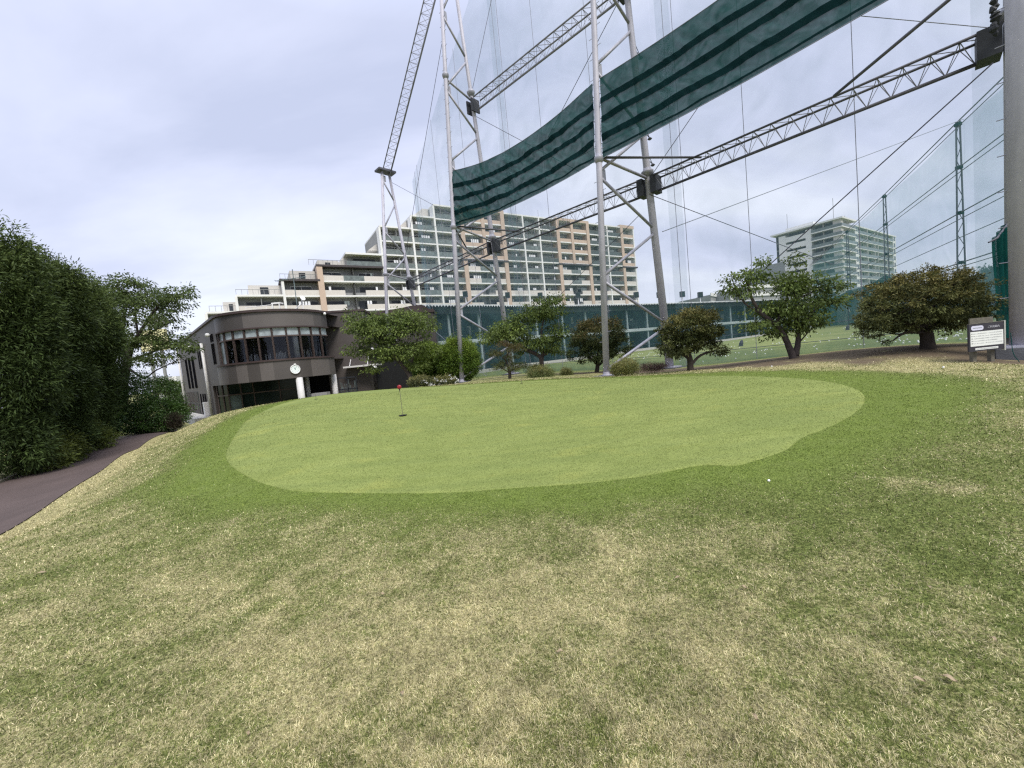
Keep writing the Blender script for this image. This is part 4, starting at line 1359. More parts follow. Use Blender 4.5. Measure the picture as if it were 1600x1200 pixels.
# yellow fronted building far left
yb = thing('billboard', 'distant pale yellow billboard glimpsed through the left cherry leaves', 'billboard', P(240, 600, 60))
a = P(221, 548, 60); b = P(261, 545, 60); z1 = P(240, 515, 60).z; z0 = P(240, 548, 60).z
MB().ob((a.x, 60, z0), (b.x - a.x, 0, 0), (0, .5, 0), (0, 0, z1 - z0)).build('panel', M['yellow'], yb)
MB().ob((a.x + 1.6, 59.9, z1 + .2), (b.x - a.x - 1.2, 0, 0), (0, .5, 0), (0, 0, 1.5)).build('upper_panel', M['apg'], yb)
MB().ob((a.x + .9, 60.1, -1.3), (.3, 0, 0), (0, .3, 0), (0, 0, z0 + 1.3)).build('post', M['apg'], yb)
MB().ob((b.x - 1.2, 60.1, -1.3), (.3, 0, 0), (0, .3, 0), (0, 0, z0 + 1.3)).build('post', M['apg'], yb)
wb = thing('white_building', 'small distant white building left of the clubhouse corner', 'building', P(262, 600, 95))
a = P(236, 590, 95); MB().ob((a.x, 95, -1), (5, 1, 0), (-2, 10, 0), (0, 0, P(250, 590, 95).z + 1)).build('wall', M['apw'], wb)
m = MB()
for q in range(2): m.ob((a.x + .8 + q * 2, 94.95 + q * .28, P(250, 596, 95).z - 1.5), (1.1, .15, 0), (0, .05, 0), (0, 0, 1.2))
m.build('window', M['apwin'], wb)

# ------------------------------------------------------------------ clubhouse
CB = thing('clubhouse', 'dark brown two storey clubhouse with a rounded glazed upper floor', 'clubhouse', (-15.6, 27.8, -1.1))
CC = Vector((-15.6, 27.8)); CR = 3.45; GZ = -1.25
A0 = math.atan2(-.70, -.714)            # where the side wall meets the drum
A1 = math.radians(0)                    # right end of the drum
# angles run from A0 (left front) through the front (-90 deg) to 0 (right)


def arc(r, n=64, a0=A0, a1=A1):
    return [(CC.x + r * math.cos(a0 + (a1 - a0) * i / n), CC.y + r * math.sin(a0 + (a1 - a0) * i / n)) for i in range(n + 1)]


side_dir = Vector((-.702, .712))
S0 = Vector(arc(CR)[0]); S1 = S0 + side_dir * 19.2
R0 = Vector(arc(CR)[-1]); R1 = R0 + Vector((.0, 3.0))


def strip(pts, z0, z1, name, mt, thick=.0, panel=None, smooth=False):
    m = MB()
    for a, b in zip(pts, pts[1:]):
        m.quad((a[0], a[1], z0), (b[0], b[1], z0), (b[0], b[1], z1), (a[0], a[1], z1))
    return m.build(name, M[mt] if isinstance(mt, str) else mt, CB)


mt2 = [mat('cladding_tone_%d' % i, tuple(c * f for c in (.078, .070, .066)), rough=.45, var=.08, scale=.6, bump=.15, bscale=20) for i, f in enumerate((.85, 1.1, 1.5, 1.95))]
ZT, ZW1, ZW0, ZS = 5.75, 4.85, 2.78, 1.62
# parapet and spandrel panels: vertical sheets of random tone; paler front parapet ones paint in the light
A = arc(CR, 12); B = arc(CR + .16, 12)
A9 = arc(CR, 96); B9 = arc(CR + .18, 96)
for k in range(12):
    tone = mt2[R.choice([0, 1, 1, 2, 2, 3]) if 3 < k < 10 else R.choice([0, 0, 1])]
    seg_ = A9[k * 8:k * 8 + 9]
    q = strip(seg_, ZW1, ZT, 'parapet_panel', tone); 
    strip(B9[k * 8:k * 8 + 9], ZS, ZW0 - .03, 'spandrel_panel', mt2[max(0, R.choice([0, 1, 1, 2]))])
# caps and ledges
def ledge(r, z0, z1, dr, name, mt):
    m = MB(); a = arc(r, 96); b = arc(r + dr, 96)
    for i in range(96):
        m.quad((*a[i], z1), (*b[i], z1), (*b[i + 1], z1), (*a[i + 1], z1)); m.quad((*b[i], z0), (*b[i + 1], z0), (*b[i + 1], z1), (*b[i], z1))
        m.quad((*a[i], z0), (*a[i + 1], z0), (*b[i + 1], z0), (*b[i], z0))
    return m.build(name, M[mt], CB)


ledge(CR - .3, ZT, ZT + .14, .42, 'roof_edge', 'trim'); ledge(CR - .3, ZW1 - .08, ZW1, .36, 'window_head', 'trim'); ledge(CR - .3, ZW0 - .03, ZW0 + .07, .55, 'window_sill', 'trim')
ledge(.2, ZS - .02, ZS + .02, CR - .03, 'soffit', 'cladd')
# roof and floor lids
m = MB(); m.poly([(*p, ZT + .02) for p in arc(CR, 32)] + [(R1.x, R1.y + 8, ZT + .02), (S1.x, S1.y, ZT + .02)]); m.build('roof', M['cladd'], CB)
m = MB(); m.poly([(*p, ZW0 - .1) for p in arc(CR, 32)] + [(-12, 34, ZW0 - .1), (-20, 32, ZW0 - .1)]); m.build('upper_floor', M['cladd'], CB)
m = MB(); m.poly([(*p, ZW1 + .1) for p in arc(CR, 32)] + [(-12, 34, ZW1 + .1), (-20, 32, ZW1 + .1)][::1]); m.build('ceiling', M['cladd'], CB)
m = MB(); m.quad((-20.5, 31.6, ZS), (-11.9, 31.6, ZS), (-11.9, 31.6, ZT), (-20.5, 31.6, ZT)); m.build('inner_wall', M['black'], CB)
# windows: nine panes, upper blind light and lower clear pane each
npn = 10
for k in range(npn):
    a0 = A0 + .10 + (A1 - A0 - .12) * k / npn; a1 = A0 + .10 + (A1 - A0 - .12) * (k + 1) / npn
    pts = [(CC.x + (CR - .10) * math.cos(a0 + (a1 - a0) * i / 6), CC.y + (CR - .10) * math.sin(a0 + (a1 - a0) * i / 6)) for i in range(7)]
    f = MB()
    for i in range(6):
        f.quad((*pts[i], ZW0), (*pts[i + 1], ZW0), (*pts[i + 1], ZW1 - .62), (*pts[i], ZW1 - .62))
    w_ = f.build('window', M['glass'] if k else M['pglass'], CB)
    f = MB()
    for i in range(6):
        f.quad((*pts[i], ZW1 - .54), (*pts[i + 1], ZW1 - .54), (*pts[i + 1], ZW1 - .08), (*pts[i], ZW1 - .08))
    b_ = f.build('blind', M['blind'], None); b_.parent = w_; b_.matrix_parent_inverse = Matrix.Identity(4)
    f = MB()
    d = Vector((math.cos(a0), math.sin(a0), 0)); tdir = Vector((-d.y, d.x, 0))
    f.ob(Vector((CC.x, CC.y, ZW0)) + d * (CR - .14) - tdir * .05, tdir * .10, d * .13, (0, 0, ZW1 - ZW0))
    o2 = f.build('mullion', M['mull'], CB)
    for i in range(6):
        p = pts[i]; q = pts[i + 1]
        f.ob((p[0], p[1], ZW1 - .62), (q[0] - p[0], q[1] - p[1], 0), (d.x * .07, d.y * .07, 0), (0, 0, .08))
    f.build('transom', M['mull'], CB)
# chairs / slats seen faintly inside
m = MB()
for i in range(46):
    a = A0 + .7 + i * .028 + (.0 if i < 26 else .35); r = CR - .5
    c = Vector((CC.x + r * math.cos(a), CC.y + r * math.sin(a), ZW0))
    if R.random() < .75: m.ob(c, (.035, 0, 0), (0, .03, 0), (0, 0, R.uniform(.35, .62)))
m.build('chair_back', M['white'], CB)
c = P(461, 545, 27.0); MB().lathe((CC.x + 3.1 * math.cos(math.radians(-43)), CC.y + 3.1 * math.sin(math.radians(-43)), ZW0), [(.17, 0), (.17, ZW1 - ZW0)], 16).build('inner_column', M['column'], CB, True)
# side wall and its openings
d3 = Vector((side_dir.x, side_dir.y, 0)); n3 = Vector((-side_dir.y, side_dir.x, 0)); n3 = -n3 if n3.y > 0 else n3
so3 = Vector((S0.x, S0.y, 0))
m = MB(); m.ob(so3 + Vector((0, 0, ZS)), d3 * 19.2, -n3 * 6, (0, 0, ZT - ZS)); m.ob(so3 + d3 * 3.7 + Vector((0, 0, GZ)), d3 * 15.5, -n3 * 6, (0, 0, ZS - GZ - .003)); m.build('side_wall', M['clad'], CB)
m = MB(); m.ob(so3 + Vector((0, 0, ZT)) - d3 * .1 + n3 * .12, d3 * 19.4, -n3 * 6.2, (0, 0, .14)); m.build('side_roof_edge', M['trim'], CB)
for s_, z0, h, wd in ((1.0, 3.0, 1.35, .2), (1.55, 3.0, 1.35, .2), (1.0, 4.45, .5, .2), (1.55, 4.45, .5, .2), (6.8, 3.0, 1.3, .22), (7.6, 3.0, 1.3, .22), (6.8, 4.5, .3, .22), (7.6, 4.5, .3, .22),
                      (10.6, 1.6, 2.6, .9), (12.6, 1.6, 2.6, .9), (14.6, 1.6, 2.6, .9), (9.4, -.9, 2.0, .3), (8.2, -.9, 2.0, .3), (7.2, -.9, 2.0, .3)):
    w_ = MB().ob(so3 + d3 * s_ + n3 * .02 + Vector((0, 0, z0)), d3 * wd, n3 * .03, (0, 0, h)).build('window', M['slit'], CB)
for s_ in (11, 12.6, 14.2, 15.8):
    for z0, h in ((-.95, 1.25), (.4, .9)):
        w_ = MB().ob(so3 + d3 * s_ + n3 * .02 + Vector((0, 0, z0)), d3 * 1.1, n3 * .03, (0, 0, h)).build('window', M['pglass'], CB)
        m = MB()
        for q in (0, .55, 1.1): m.ob(so3 + d3 * (s_ + q - .03) + n3 * .05 + Vector((0, 0, z0)), d3 * .07, n3 * .03, (0, 0, h))
        o2 = m.build('frame', M['trim'], None); o2.parent = w_; o2.matrix_parent_inverse = Matrix.Identity(4)
for s_, z1 in ((4.9, 4.7), (19.1, 5.6)):
    m = MB(); q = so3 + d3 * s_ + n3 * .12; m.tube([q + Vector((0, 0, -.6)), q + Vector((0, 0, z1))], .09, 10); m.build('drainpipe', M['column'], CB, True)
for s_, z in ((.8, 4.85), (9.2, 4.85)):
    q = so3 + d3 * s_ + n3 * .3
    m = MB(); m.lathe(q + Vector((0, 0, z)), [(.04, -.13), (.12, -.07), (.14, 0), (.1, .09), (.04, .12)], 12); m.build('wall_lamp', M['lampw'], CB, True)
m = MB(); m.ob(so3 + d3 * 5.2 + n3 * 1.1 + Vector((0, 0, -1.3)), d3 * 14, -n3 * 1.05, (0, 0, .75)); m.build('planter_wall', M['concl'], CB)
m = MB(); m.ob(so3 + d3 * 6.0 + n3 * .05 + Vector((0, 0, -.5)), d3 * .6, n3 * .3, (0, 0, 1.0)); m.build('meter_box', M['column'], CB)
# recessed ground floor
m = MB()
gp0 = Vector((-18.5, 26.0)); 
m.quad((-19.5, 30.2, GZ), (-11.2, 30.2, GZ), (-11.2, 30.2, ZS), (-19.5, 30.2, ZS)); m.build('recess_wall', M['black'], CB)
m = MB(); m.quad((-20, 24, GZ + .02), (-10, 24, GZ + .02), (-10, 34, GZ + .02), (-20, 34, GZ + .02)); m.build('terrace_floor', M['conc'], CB)
gl = [Vector((-20.3, 27.9)), Vector((-19.2, 27.4)), Vector((-17.6, 27.6)), Vector((-14.6, 28.6))]
for i in range(3):
    a, b = gl[i], gl[i + 1]; d = b - a
    for j in range(2):
        p = a + d * j * .5; q = a + d * (j + 1) * .5
        w_ = MB().quad((p.x, p.y, GZ), (q.x, q.y, GZ), (q.x, q.y, .85), (p.x, p.y, .85)).build('door_glass', M['pglass'] if (i == 1 and j == 0) else M['gglass'], CB)
        MB().quad((p.x, p.y, .93), (q.x, q.y, .93), (q.x, q.y, ZS), (p.x, p.y, ZS)).build('fanlight', M['gglass'], CB)
        MB().ob((p.x - .03, p.y - .06, GZ), (.06, 0, 0), (0, .06, 0), (0, 0, ZS - GZ)).build('door_post', M['mull'], CB)
    MB().ob((a.x, a.y - .06, .85), (d.x, d.y, 0), (0, .06, 0), (0, 0, .08)).build('door_rail', M['mull'], CB)
for x, y, r in ((-13.2, 25.25, .2), (-12.35, 28.2, .19), (-14.6, 28.9, .17)):
    MB().lathe((x, y, GZ), [(r, 0), (r, ZS - GZ)], 18).build('column', M['column'], CB, True)
m = MB(); m.ob((-15.4, 25.6, GZ), (2.2, .25, 0), (0, .5, 0), (0, 0, 1.25)); m.build('counter', M['conc'], CB)
m = MB(); m.ob((-15.5, 25.5, GZ + 1.25), (2.4, .27, 0), (-.07, .7, 0), (0, 0, .09)); m.build('counter_top', M['wood'], CB)
m = MB(); m.ob((-12.95, 26.0, GZ), (.95, .1, 0), (0, .5, 0), (0, 0, 1.75)); m.build('grey_cabinet', M['grey'], CB)
# right wing
m = MB(); m.ob((-13.2, 29.4, GZ), (2.75, .9, 0), (-1.5, 10, 0), (0, 0, 7.3)); m.build('wing_wall', M['clad'], CB)
m = MB(); m.ob((-13.3, 29.3, GZ + 7.3), (2.95, .97, 0), (-1.5, 10.2, 0), (0, 0, .14)); m.build('wing_roof_edge', M['trim'], CB)
m = MB(); m.ob((-12.0, 37.2, GZ), (5.2, 1.6, 0), (-1, 9, 0), (0, 0, 7.8)); m.build('rear_wing_wall', M['clad'], CB)
m = MB(); p0 = Vector((-12.3, 37.0, GZ + 7.8)); m.poly([p0, p0 + Vector((5.6, 1.7, 0)), p0 + Vector((4.6, 1.4, .75)), p0 + Vector((1.0, .3, .35))]); 
m.ob(p0, (5.6, 1.7, 0), (-1, 9, 0), (0, 0, .3)); m.build('rear_roof', M['trim'], CB)
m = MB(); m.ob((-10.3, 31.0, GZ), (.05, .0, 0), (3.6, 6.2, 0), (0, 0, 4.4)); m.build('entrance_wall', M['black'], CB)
m = MB(); m.ob((-11.9, 28.9, 1.95), (2.3, .2, 0), (-.1, 1.7, 0), (0, 0, .12)); m.build('entrance_canopy', M['column'], CB)
m = MB()
for x in (-11.5, -10.2): m.tube([(x, 29.1, 2.07), (x - .3, 30.5, 2.9)], .03, 6)
m.build('canopy_stay', M['column'], CB)
m = MB(); m.lathe((-9.75, 29.2, 1.75), [(.04, -.17), (.16, -.1), (.19, 0), (.15, .12), (.03, .18)], 12); m.build('globe_lamp', M['lampw'], CB, True)
m = MB(); m.lathe((-10.3, 30.8, 3.2), [(.03, -.1), (.11, -.05), (.12, 0), (.08, .1)], 10); m.build('globe_lamp', M['lampw'], CB, True)
m = MB(); q = Vector(arc(CR + .1)[-1]); m.lathe((q.x, q.y - .4, ZT - .05), [(.03, -.09), (.1, -.04), (.1, .03), (.05, .09)], 10); m.build('globe_lamp', M['lampw'], CB, True)
# rack of golf bags by the entrance
rk = thing('bag_rack', 'dark golf bag rack with pale club shafts under the clubhouse canopy', 'rack', (-11.9, 28.0, GZ))
m = MB()
for i in range(3): m.ob((-12.0 + i * .62, 28.0, GZ), (.05, 0, 0), (0, .05, 0), (0, 0, 2.6))
m.ob((-12.0, 28.0, GZ + 2.5), (1.3, 0, 0), (0, .05, 0), (0, 0, .08)); m.ob((-12.0, 28.0, GZ + 1.7), (1.3, 0, 0), (0, .05, 0), (0, 0, .08))
m.build('frame', M['dark'], rk)
m = MB()
for i in range(16): x = -11.95 + i * .078; m.tube([(x, 28.12, GZ + .5), (x + R.uniform(-.04, .04), 28.15, GZ + R.uniform(1.7, 2.4))], .018, 5)
m.build('club_shaft', M['pglass'], rk)
# roof equipment
m = MB()
ra = thing('roof_antenna', 'small white antenna cluster with a dish on the clubhouse roof', 'antenna', P(475, 484, 27))
q = P(474, 486, 27.2)
m.tube([q, q + Vector((0, 0, 1.0))], .04, 6); m.tube([q + Vector((-.9, 0, -.05)), q + Vector((0, 0, .5))], .03, 6)
m.ob(q + Vector((-.9, 0, -.1)), (1.3, 0, 0), (0, .5, 0), (0, 0, .18)); m.build('mast', M['white'], ra)
m = MB(); m.lathe(q + Vector((.1, -.1, .8)), [(.02, 0), (.12, .02), (.17, .06)], 14, (.9, -.6, .5)); m.build('dish', M['white'], ra)
m = MB(); q2 = P(471, 478, 29)
m.tube([q2 + Vector((-1.6, 0, 1.9)), q2 + Vector((.6, 0, 2.0))], .025, 5); m.tube([q2 + Vector((-.3, 0, -.2)), q2 + Vector((-.3, 0, 2.6))], .03, 5)
for i in range(7): m.tube([q2 + Vector((-1.5 + i * .32, -.3, 1.9)), q2 + Vector((-1.5 + i * .32, .3, 1.9))], .014, 4)
m.build('aerial', M['pglass'], ra)
fr_ = thing('roof_frame', 'small white pipe frame box on the clubhouse roof left of the antenna', 'roof fitting', P(432, 484, 25.5))
q = P(426, 486, 25.4); m = MB()
for x in (0, .42):
    m.ob(q + Vector((x, 0, -.1)), (.06, 0, 0), (0, .06, 0), (0, 0, .52))
m.ob(q + Vector((-.03, 0, .42)), (.54, 0, 0), (0, .4, 0), (0, 0, .09)); m.build('frame', M['white'], fr_)
m = MB(); q = P(385, 487, 25)
m.tube([q + Vector((0, 0, .25)), q + Vector((1.5, .1, .28))], .02, 5)
for i in range(6): m.tube([q + Vector((i * .3, i * .02, -.1)), q + Vector((i * .3, i * .02, .28))], .014, 5)
m.build('guard_rail', M['white'], fr_)
# clock on the drum
ca = math.atan2(P(461, 577, 24.7).y - CC.y, P(461, 577, 24.7).x - CC.x)
dq = ray(461, 577); dq2 = Vector((dq.x, dq.y)).normalized(); e2 = Vector((0., 0.)) - CC
b_ = dq2.dot(e2); disc = b_ * b_ - (e2.length_squared - (CR + .18) ** 2); tq = -b_ - math.sqrt(max(disc, 0))
cp2 = dq2 * tq; nn = (cp2 - CC).normalized(); cn = Vector((nn.x, nn.y, 0)); cu = Vector((0, 0, 1)); cr_ = cu.cross(cn).normalized()
cz = 1.6 + dq.z / math.hypot(dq.x, dq.y) * tq
cc3 = Vector((cp2.x, cp2.y, cz))
ck = thing('wall_clock', 'round white clock on the curved brown spandrel', 'clock', cc3)
MB().lathe(cc3, [(.255, .0), (.285, .03), (.285, .09), (.25, .10), (.25, .075)], 32, cn).build('case', M['lampw'], ck, True)
MB().lathe(cc3, [(.25, .07), (.25, .08)], 32, cn).build('face', M['clockw'], ck)
m = MB()
for k in range(12):
    a = k * PI / 6; dr = cr_ * math.sin(a) + cu * math.cos(a); tn = cr_ * math.cos(a) - cu * math.sin(a)
    m.ob(cc3 + cn * .081 + dr * .19 - tn * .012, tn * .024, dr * .035, cn * .004)
m.build('hour_mark', M['clockg'], ck)
for a, l, w_ in ((math.radians(-28), .13, .022), (math.radians(22), .16, .016)):
    dr = cr_ * math.sin(a) + cu * math.cos(a); tn = cr_ * math.cos(a) - cu * math.sin(a)
    MB().ob(cc3 + cn * .088 - dr * .03 - tn * w_ / 2, tn * w_, dr * (l + .03), cn * .005).build('hand', M['clockg'], ck)
MB().ob(cc3 + cu * .28 - cr_ * .05 + cn * .02, cr_ * .11, cu * .07, cn * .08).build('top_bracket', M['lampw'], ck)

# ------------------------------------------------------------------ small things near the green
def pin(px, py, D, hgt, label, disc=True):
    p = P(px, py, D); z = g(p.x, p.y) + .018
    b = Vector((p.x, p.y, z))
    root = thing('practice_flag', label, 'flag', b, 'practice green pins')
    MB().lathe(b, [(.10 if disc else .06, .002), (.10 if disc else .06, .006)], 20).build('cup', M['black'], root)
    MB().tube([b, b + Vector((-.004, 0, hgt))], .006, 8).build('pole', M['wood'], root)
    if disc:
        c = b + Vector((-.004, 0, hgt + .035))
        MB().lathe(c, [(.012, -.012), (.047, -.01), (.053, 0), (.047, .01), (.012, .012)], 24, (.15, -1, .05)).build('disc', M['red'], root, True)
        MB().lathe(c - Vector((0, 0, .07)), [(.008, -.03), (.014, 0), (.02, .03)], 10).build('collar', M['dark'], root)


pin(629.5, 650, 9.8, .66, 'small round red disc on a thin pin in the practice green hole')
pin(816, 606, 14.6, .24, 'tiny thin unflagged pin at the far middle of the green', False)
pin(495, 632, 14.0, .22, 'tiny thin unflagged pin at the far left of the green', False)

# notice board
sp = P(1540, 560, 10); sgz = g(sp.x, sp.y); sb_ = Vector((sp.x, sp.y, sgz))
sg_ = thing('notice_board', 'dark framed notice board with a white rules panel beside the thick tower', 'sign', sb_)
hy = P(1540, 526, 10).z
rX = Vector((1, .03, 0)).normalized(); rN = Vector((rX.y, -rX.x, 0)); uZ = Vector((-.0, .0, 1))
cS = Vector((P(1540, 526, 10).x, 10, hy)); W_, H_ = .90, .68


def sgn(name, x0, x1, z0, z1, y0, y1, mt):
    return MB().ob(cS + rX * x0 + uZ * z0 + rN * y0, rX * (x1 - x0), uZ * (z1 - z0), rN * (y1 - y0)).build(name, M[mt], sg_)


sgn('board', -W_ / 2, W_ / 2, -H_ / 2, H_ / 2, -.02, .02, 'signd')
sgn('edge_strip', W_ / 2, W_ / 2 + .035, -H_ / 2 - .04, H_ / 2 + .02, -.03, .03, 'alu')
sgn('edge_strip', -W_ / 2, W_ / 2, H_ / 2, H_ / 2 + .012, -.025, .025, 'wood')
sgn('notice_panel', -.42, .425, -.215, .145, .02, .026, 'signw')
sgn('footer_plate', -.30, .29, -.31, -.262, .02, .026, 'signw')
for x in (-.16, .31):
    m = MB(); p = cS + rX * x - rN * .10; m.ob(Vector((p.x - .045, p.y, sgz - .2)), (.09, 0, 0), (0, .09, 0), (0, 0, hy - .2 - sgz + .2)); m.build('leg', M['wood'], sg_)
sgn('back_board', -.26, .34, .30, .48, -.14, -.11, 'wood')
# pill plate
m = MB(); pts = []
for k in range(25):
    a = PI / 2 + PI * k / 24; pts.append((-.345 + .055 * math.cos(a), .235 + .055 * math.sin(a)))
for k in range(25):
    a = -PI / 2 + PI * k / 24; pts.append((-.135 + .055 * math.cos(a), .235 + .055 * math.sin(a)))
m.poly([cS + rX * x + uZ * z + rN * .026 for x, z in pts]); 
for a, b in zip(pts, pts[1:] + pts[:1]):
    m.quad(cS + rX * a[0] + uZ * a[1] + rN * .02, cS + rX * b[0] + uZ * b[1] + rN * .02, cS + rX * b[0] + uZ * b[1] + rN * .026, cS + rX * a[0] + uZ * a[1] + rN * .026)
m.build('name_plate', M['signl'], sg_)
m = MB(); x = -.355
while x < -.13:
    w_ = R.uniform(.008, .016); m.ob(cS + rX * x + uZ * (.228 + R.uniform(-.004, .004)) + rN * .0262, rX * w_, uZ * R.uniform(.012, .022), rN * .002); x += w_ + .004
m.build('name_lettering', M['signt'], sg_)
Rm = Matrix((rX, uZ, rN)).transposed().to_4x4()


def text(s, x, z, size, mt, name):
    cu_ = bpy.data.curves.new(name, 'FONT'); cu_.body = s; cu_.size = size; cu_.extrude = .001; cu_.materials.append(M[mt])
    o = bpy.data.objects.new(name, cu_); C.objects.link(o)
    me_ = bpy.data.meshes.new_from_object(o.evaluated_get(bpy.context.evaluated_depsgraph_get())); bpy.data.objects.remove(o)
    o = bpy.data.objects.new(name, me_); C.objects.link(o); o.parent = sg_
    o.matrix_parent_inverse = Matrix.Translation(-Vector(sg_.location))
    o.matrix_basis = Matrix.Translation(cS + rX * x + uZ * z + rN * .0275) @ Rm
    return o


text('ご利用案内', .02, .215, .062, 'signp', 'heading_lettering')
# five unreadable bulleted lines: small grey strokes like the blurred print
m = MB(); mk_ = MB()
for k, (z, ln) in enumerate(((.095, .74), (.035, .74), (-.025, .74), (-.085, .62), (-.145, .74))):
    mk_.ob(cS + rX * -.395 + uZ * (z - .010) + rN * .0262, rX * .022, uZ * .022, rN * .002)
    x = -.355
    while x < -.355 + ln:
        w_ = R.uniform(.006, .015)
        for q in range(R.randint(1, 3)):
            m.ob(cS + rX * (x + R.uniform(0, .003)) + uZ * (z - .010 + q * .008) + rN * .0262, rX * w_, uZ * .0035, rN * .0015)
        if R.random() < .6: m.ob(cS + rX * (x + w_ / 2) + uZ * (z - .011) + rN * .0262, rX * .0035, uZ * .02, rN * .0017)
        x += w_ + (.005 if R.random() < .93 else .02)
x = -.28
while x < .27:
    w_ = R.uniform(.008, .018); m.ob(cS + rX * x + uZ * -.294 + rN * .0262, rX * w_, uZ * .014, rN * .0015); x += w_ + .006
m.build('print', M['signt'], sg_); mk_.build('bullet', M['signk'], sg_)

# net ties dangling by the tower foot
o = MB().tube([P(1579, 520, 10.2), P(1582, 548, 10.0), P(1585, 556, 9.9), P(1593, 566, 9.7)], .008, 5).build('loose_rope', M['netcurt'], None)
tag(o, 'loose green rope end hanging at the thick tower footing', 'rope')

# balls
bm_ = MB(); bm_.lathe((0, 0, 0), [(.0215 * math.sin(a), -.0215 * math.cos(a)) for a in np.linspace(.05, PI - .05, 9)], 12)
ball0 = bm_.build('golf_ball', M['ball'], None, True); bme = ball0.data; bpy.data.objects.remove(ball0)


def ball(px, py, D, label, group, up=0.02, s=1.):
    p = P(px, py, D); o = bpy.data.objects.new('golf_ball', bme); C.objects.link(o)
    o.location = (p.x, p.y, g(p.x, p.y) + up); o.scale = (s, s, s)
    tag(o, label, 'golf ball', group); return o


ball(1201, 746, 4.05, 'white golf ball sunk in the dark green collar in front of the green', 'golf balls on the lawn', .008, .62)
ball(1206, 574, 13.0, 'white golf ball on the bare soil left of the right cherry trunk', 'golf balls on the lawn', .022)
ball(1474, 573, 9.4, 'white golf ball on the dry grass below the dome tree', 'golf balls on the lawn', .022)
ball(1030, 939, 2.62, 'tiny pale golf tee sized ball low in the rough', 'golf balls on the lawn', .012) if False else None
cl_ = [(R.uniform(980, 1550), R.uniform(0, 1)) for _ in range(46)]
n = 0
while n < 290:
    if R.random() < .7:
        c = R.choice(cl_); px = c[0] + R.gauss(0, 12); f = c[1] + R.gauss(0, .06)
    else: px = R.uniform(960, 1550); f = R.random()
    f = min(max(f, 0), 1)
    # f: 0 near the net foot, 1 far
    s_ = (px - 960) / 590
    D0 = 24 - 9.0 * s_; D1 = 52 + 10 * s_
    D = D0 * (D1 / D0) ** f
    d = ray(px, 500); X_ = d.x / d.y * D
    nd = netdist(X_, D)
    if nd > -2.2: n += 1; continue
    o = bpy.data.objects.new('golf_ball', bme); C.objects.link(o)
    o.location = (X_, D, g(X_, D) + .022); o.scale = (1.8, 1.8, 1.8)
    tag(o, 'white golf ball lying on the range grass beyond the net', 'golf ball', 'golf balls scattered over the range'); n += 1
# small things on the range
for px, py, D, nm, lab in ((1157, 530, 38, 'tee_marker', 'small dark hooded marker on the range left of the right cherry'), (1324, 515, 45, 'range_marker', 'small dark wedge shaped marker on the range below the tower block')):
    p = P(px, py + 4, D); z = g(p.x, p.y); r_ = thing(nm, lab, 'marker', (p.x, p.y, z))
    MB().lathe((p.x, p.y, z), [(.15, 0), (.18, .25), (.14, .45), (.05, .6)], 10, (.25, 0, 1)).build('body', M['dark'], r_)
    MB().lathe((p.x, p.y, z), [(.22, 0), (.22, .05)], 10).build('base', M['dark'], r_)

# dead leaves in the near grass
def dleaf(px, py, D, sz, rot, label):
    p = P(px, py, D); z = g(p.x, p.y) + .02
    m = MB(); n_ = 9; L_, R_ = [], []
    for i in range(n_ + 1):
        t = i / n_; w_ = sz * .28 * math.sin(PI * min(1, t * 1.02)) ** .7; h = .006 * math.sin(t * 5) + .006 * t
        c = Vector((math.cos(rot), math.sin(rot), 0)) * sz * t; s__ = Vector((-math.sin(rot), math.cos(rot), 0)) * w_
        L_.append(Vector((p.x, p.y, z)) + c + s__ + Vector((0, 0, h + .006))); R_.append(Vector((p.x, p.y, z)) + c - s__ + Vector((0, 0, h + .006)))
    Cn = [(a + b) / 2 - Vector((0, 0, .005)) for a, b in zip(L_, R_)]
    for i in range(n_):
        m.quad(L_[i], L_[i + 1], Cn[i + 1], Cn[i]); m.quad(Cn[i], Cn[i + 1], R_[i + 1], R_[i])
    m.tube([Cn[0], Cn[0] - Vector((math.cos(rot), math.sin(rot), -.3)) * sz * .25], .0015, 4)
    tag(m.build('dead_leaf', M['leafdead'], None), label, 'leaf', 'fallen leaves on the lawn')


dleaf(1428, 1100, 1.66, .04, -.5, 'curled tan dead leaf low in the right of the lawn')
dleaf(1474, 1098, 1.66, .045, -1.0, 'dark edged dead leaf just right of the curled tan one')
for _i, (a_, b_, c_) in enumerate([(R.uniform(60, 1560), R.uniform(860, 1190), 0) for _ in range(10)]):
    h_ = hit(a_, b_, 1.0, 6)
    dleaf(a_, b_, h_.y, R.uniform(.018, .035), R.uniform(0, 6), 'small dry leaf fragment caught in the straw coloured rough')
dleaf(50, 862, 3.75, .07, .5, 'thin yellow dead leaf at the far left edge of the lawn')
#PART4
# ------------------------------------------------------------------ plants
def rdir(n):
    v = RN.normal(size=(n, 3)); return v / np.linalg.norm(v, axis=1, keepdims=True)


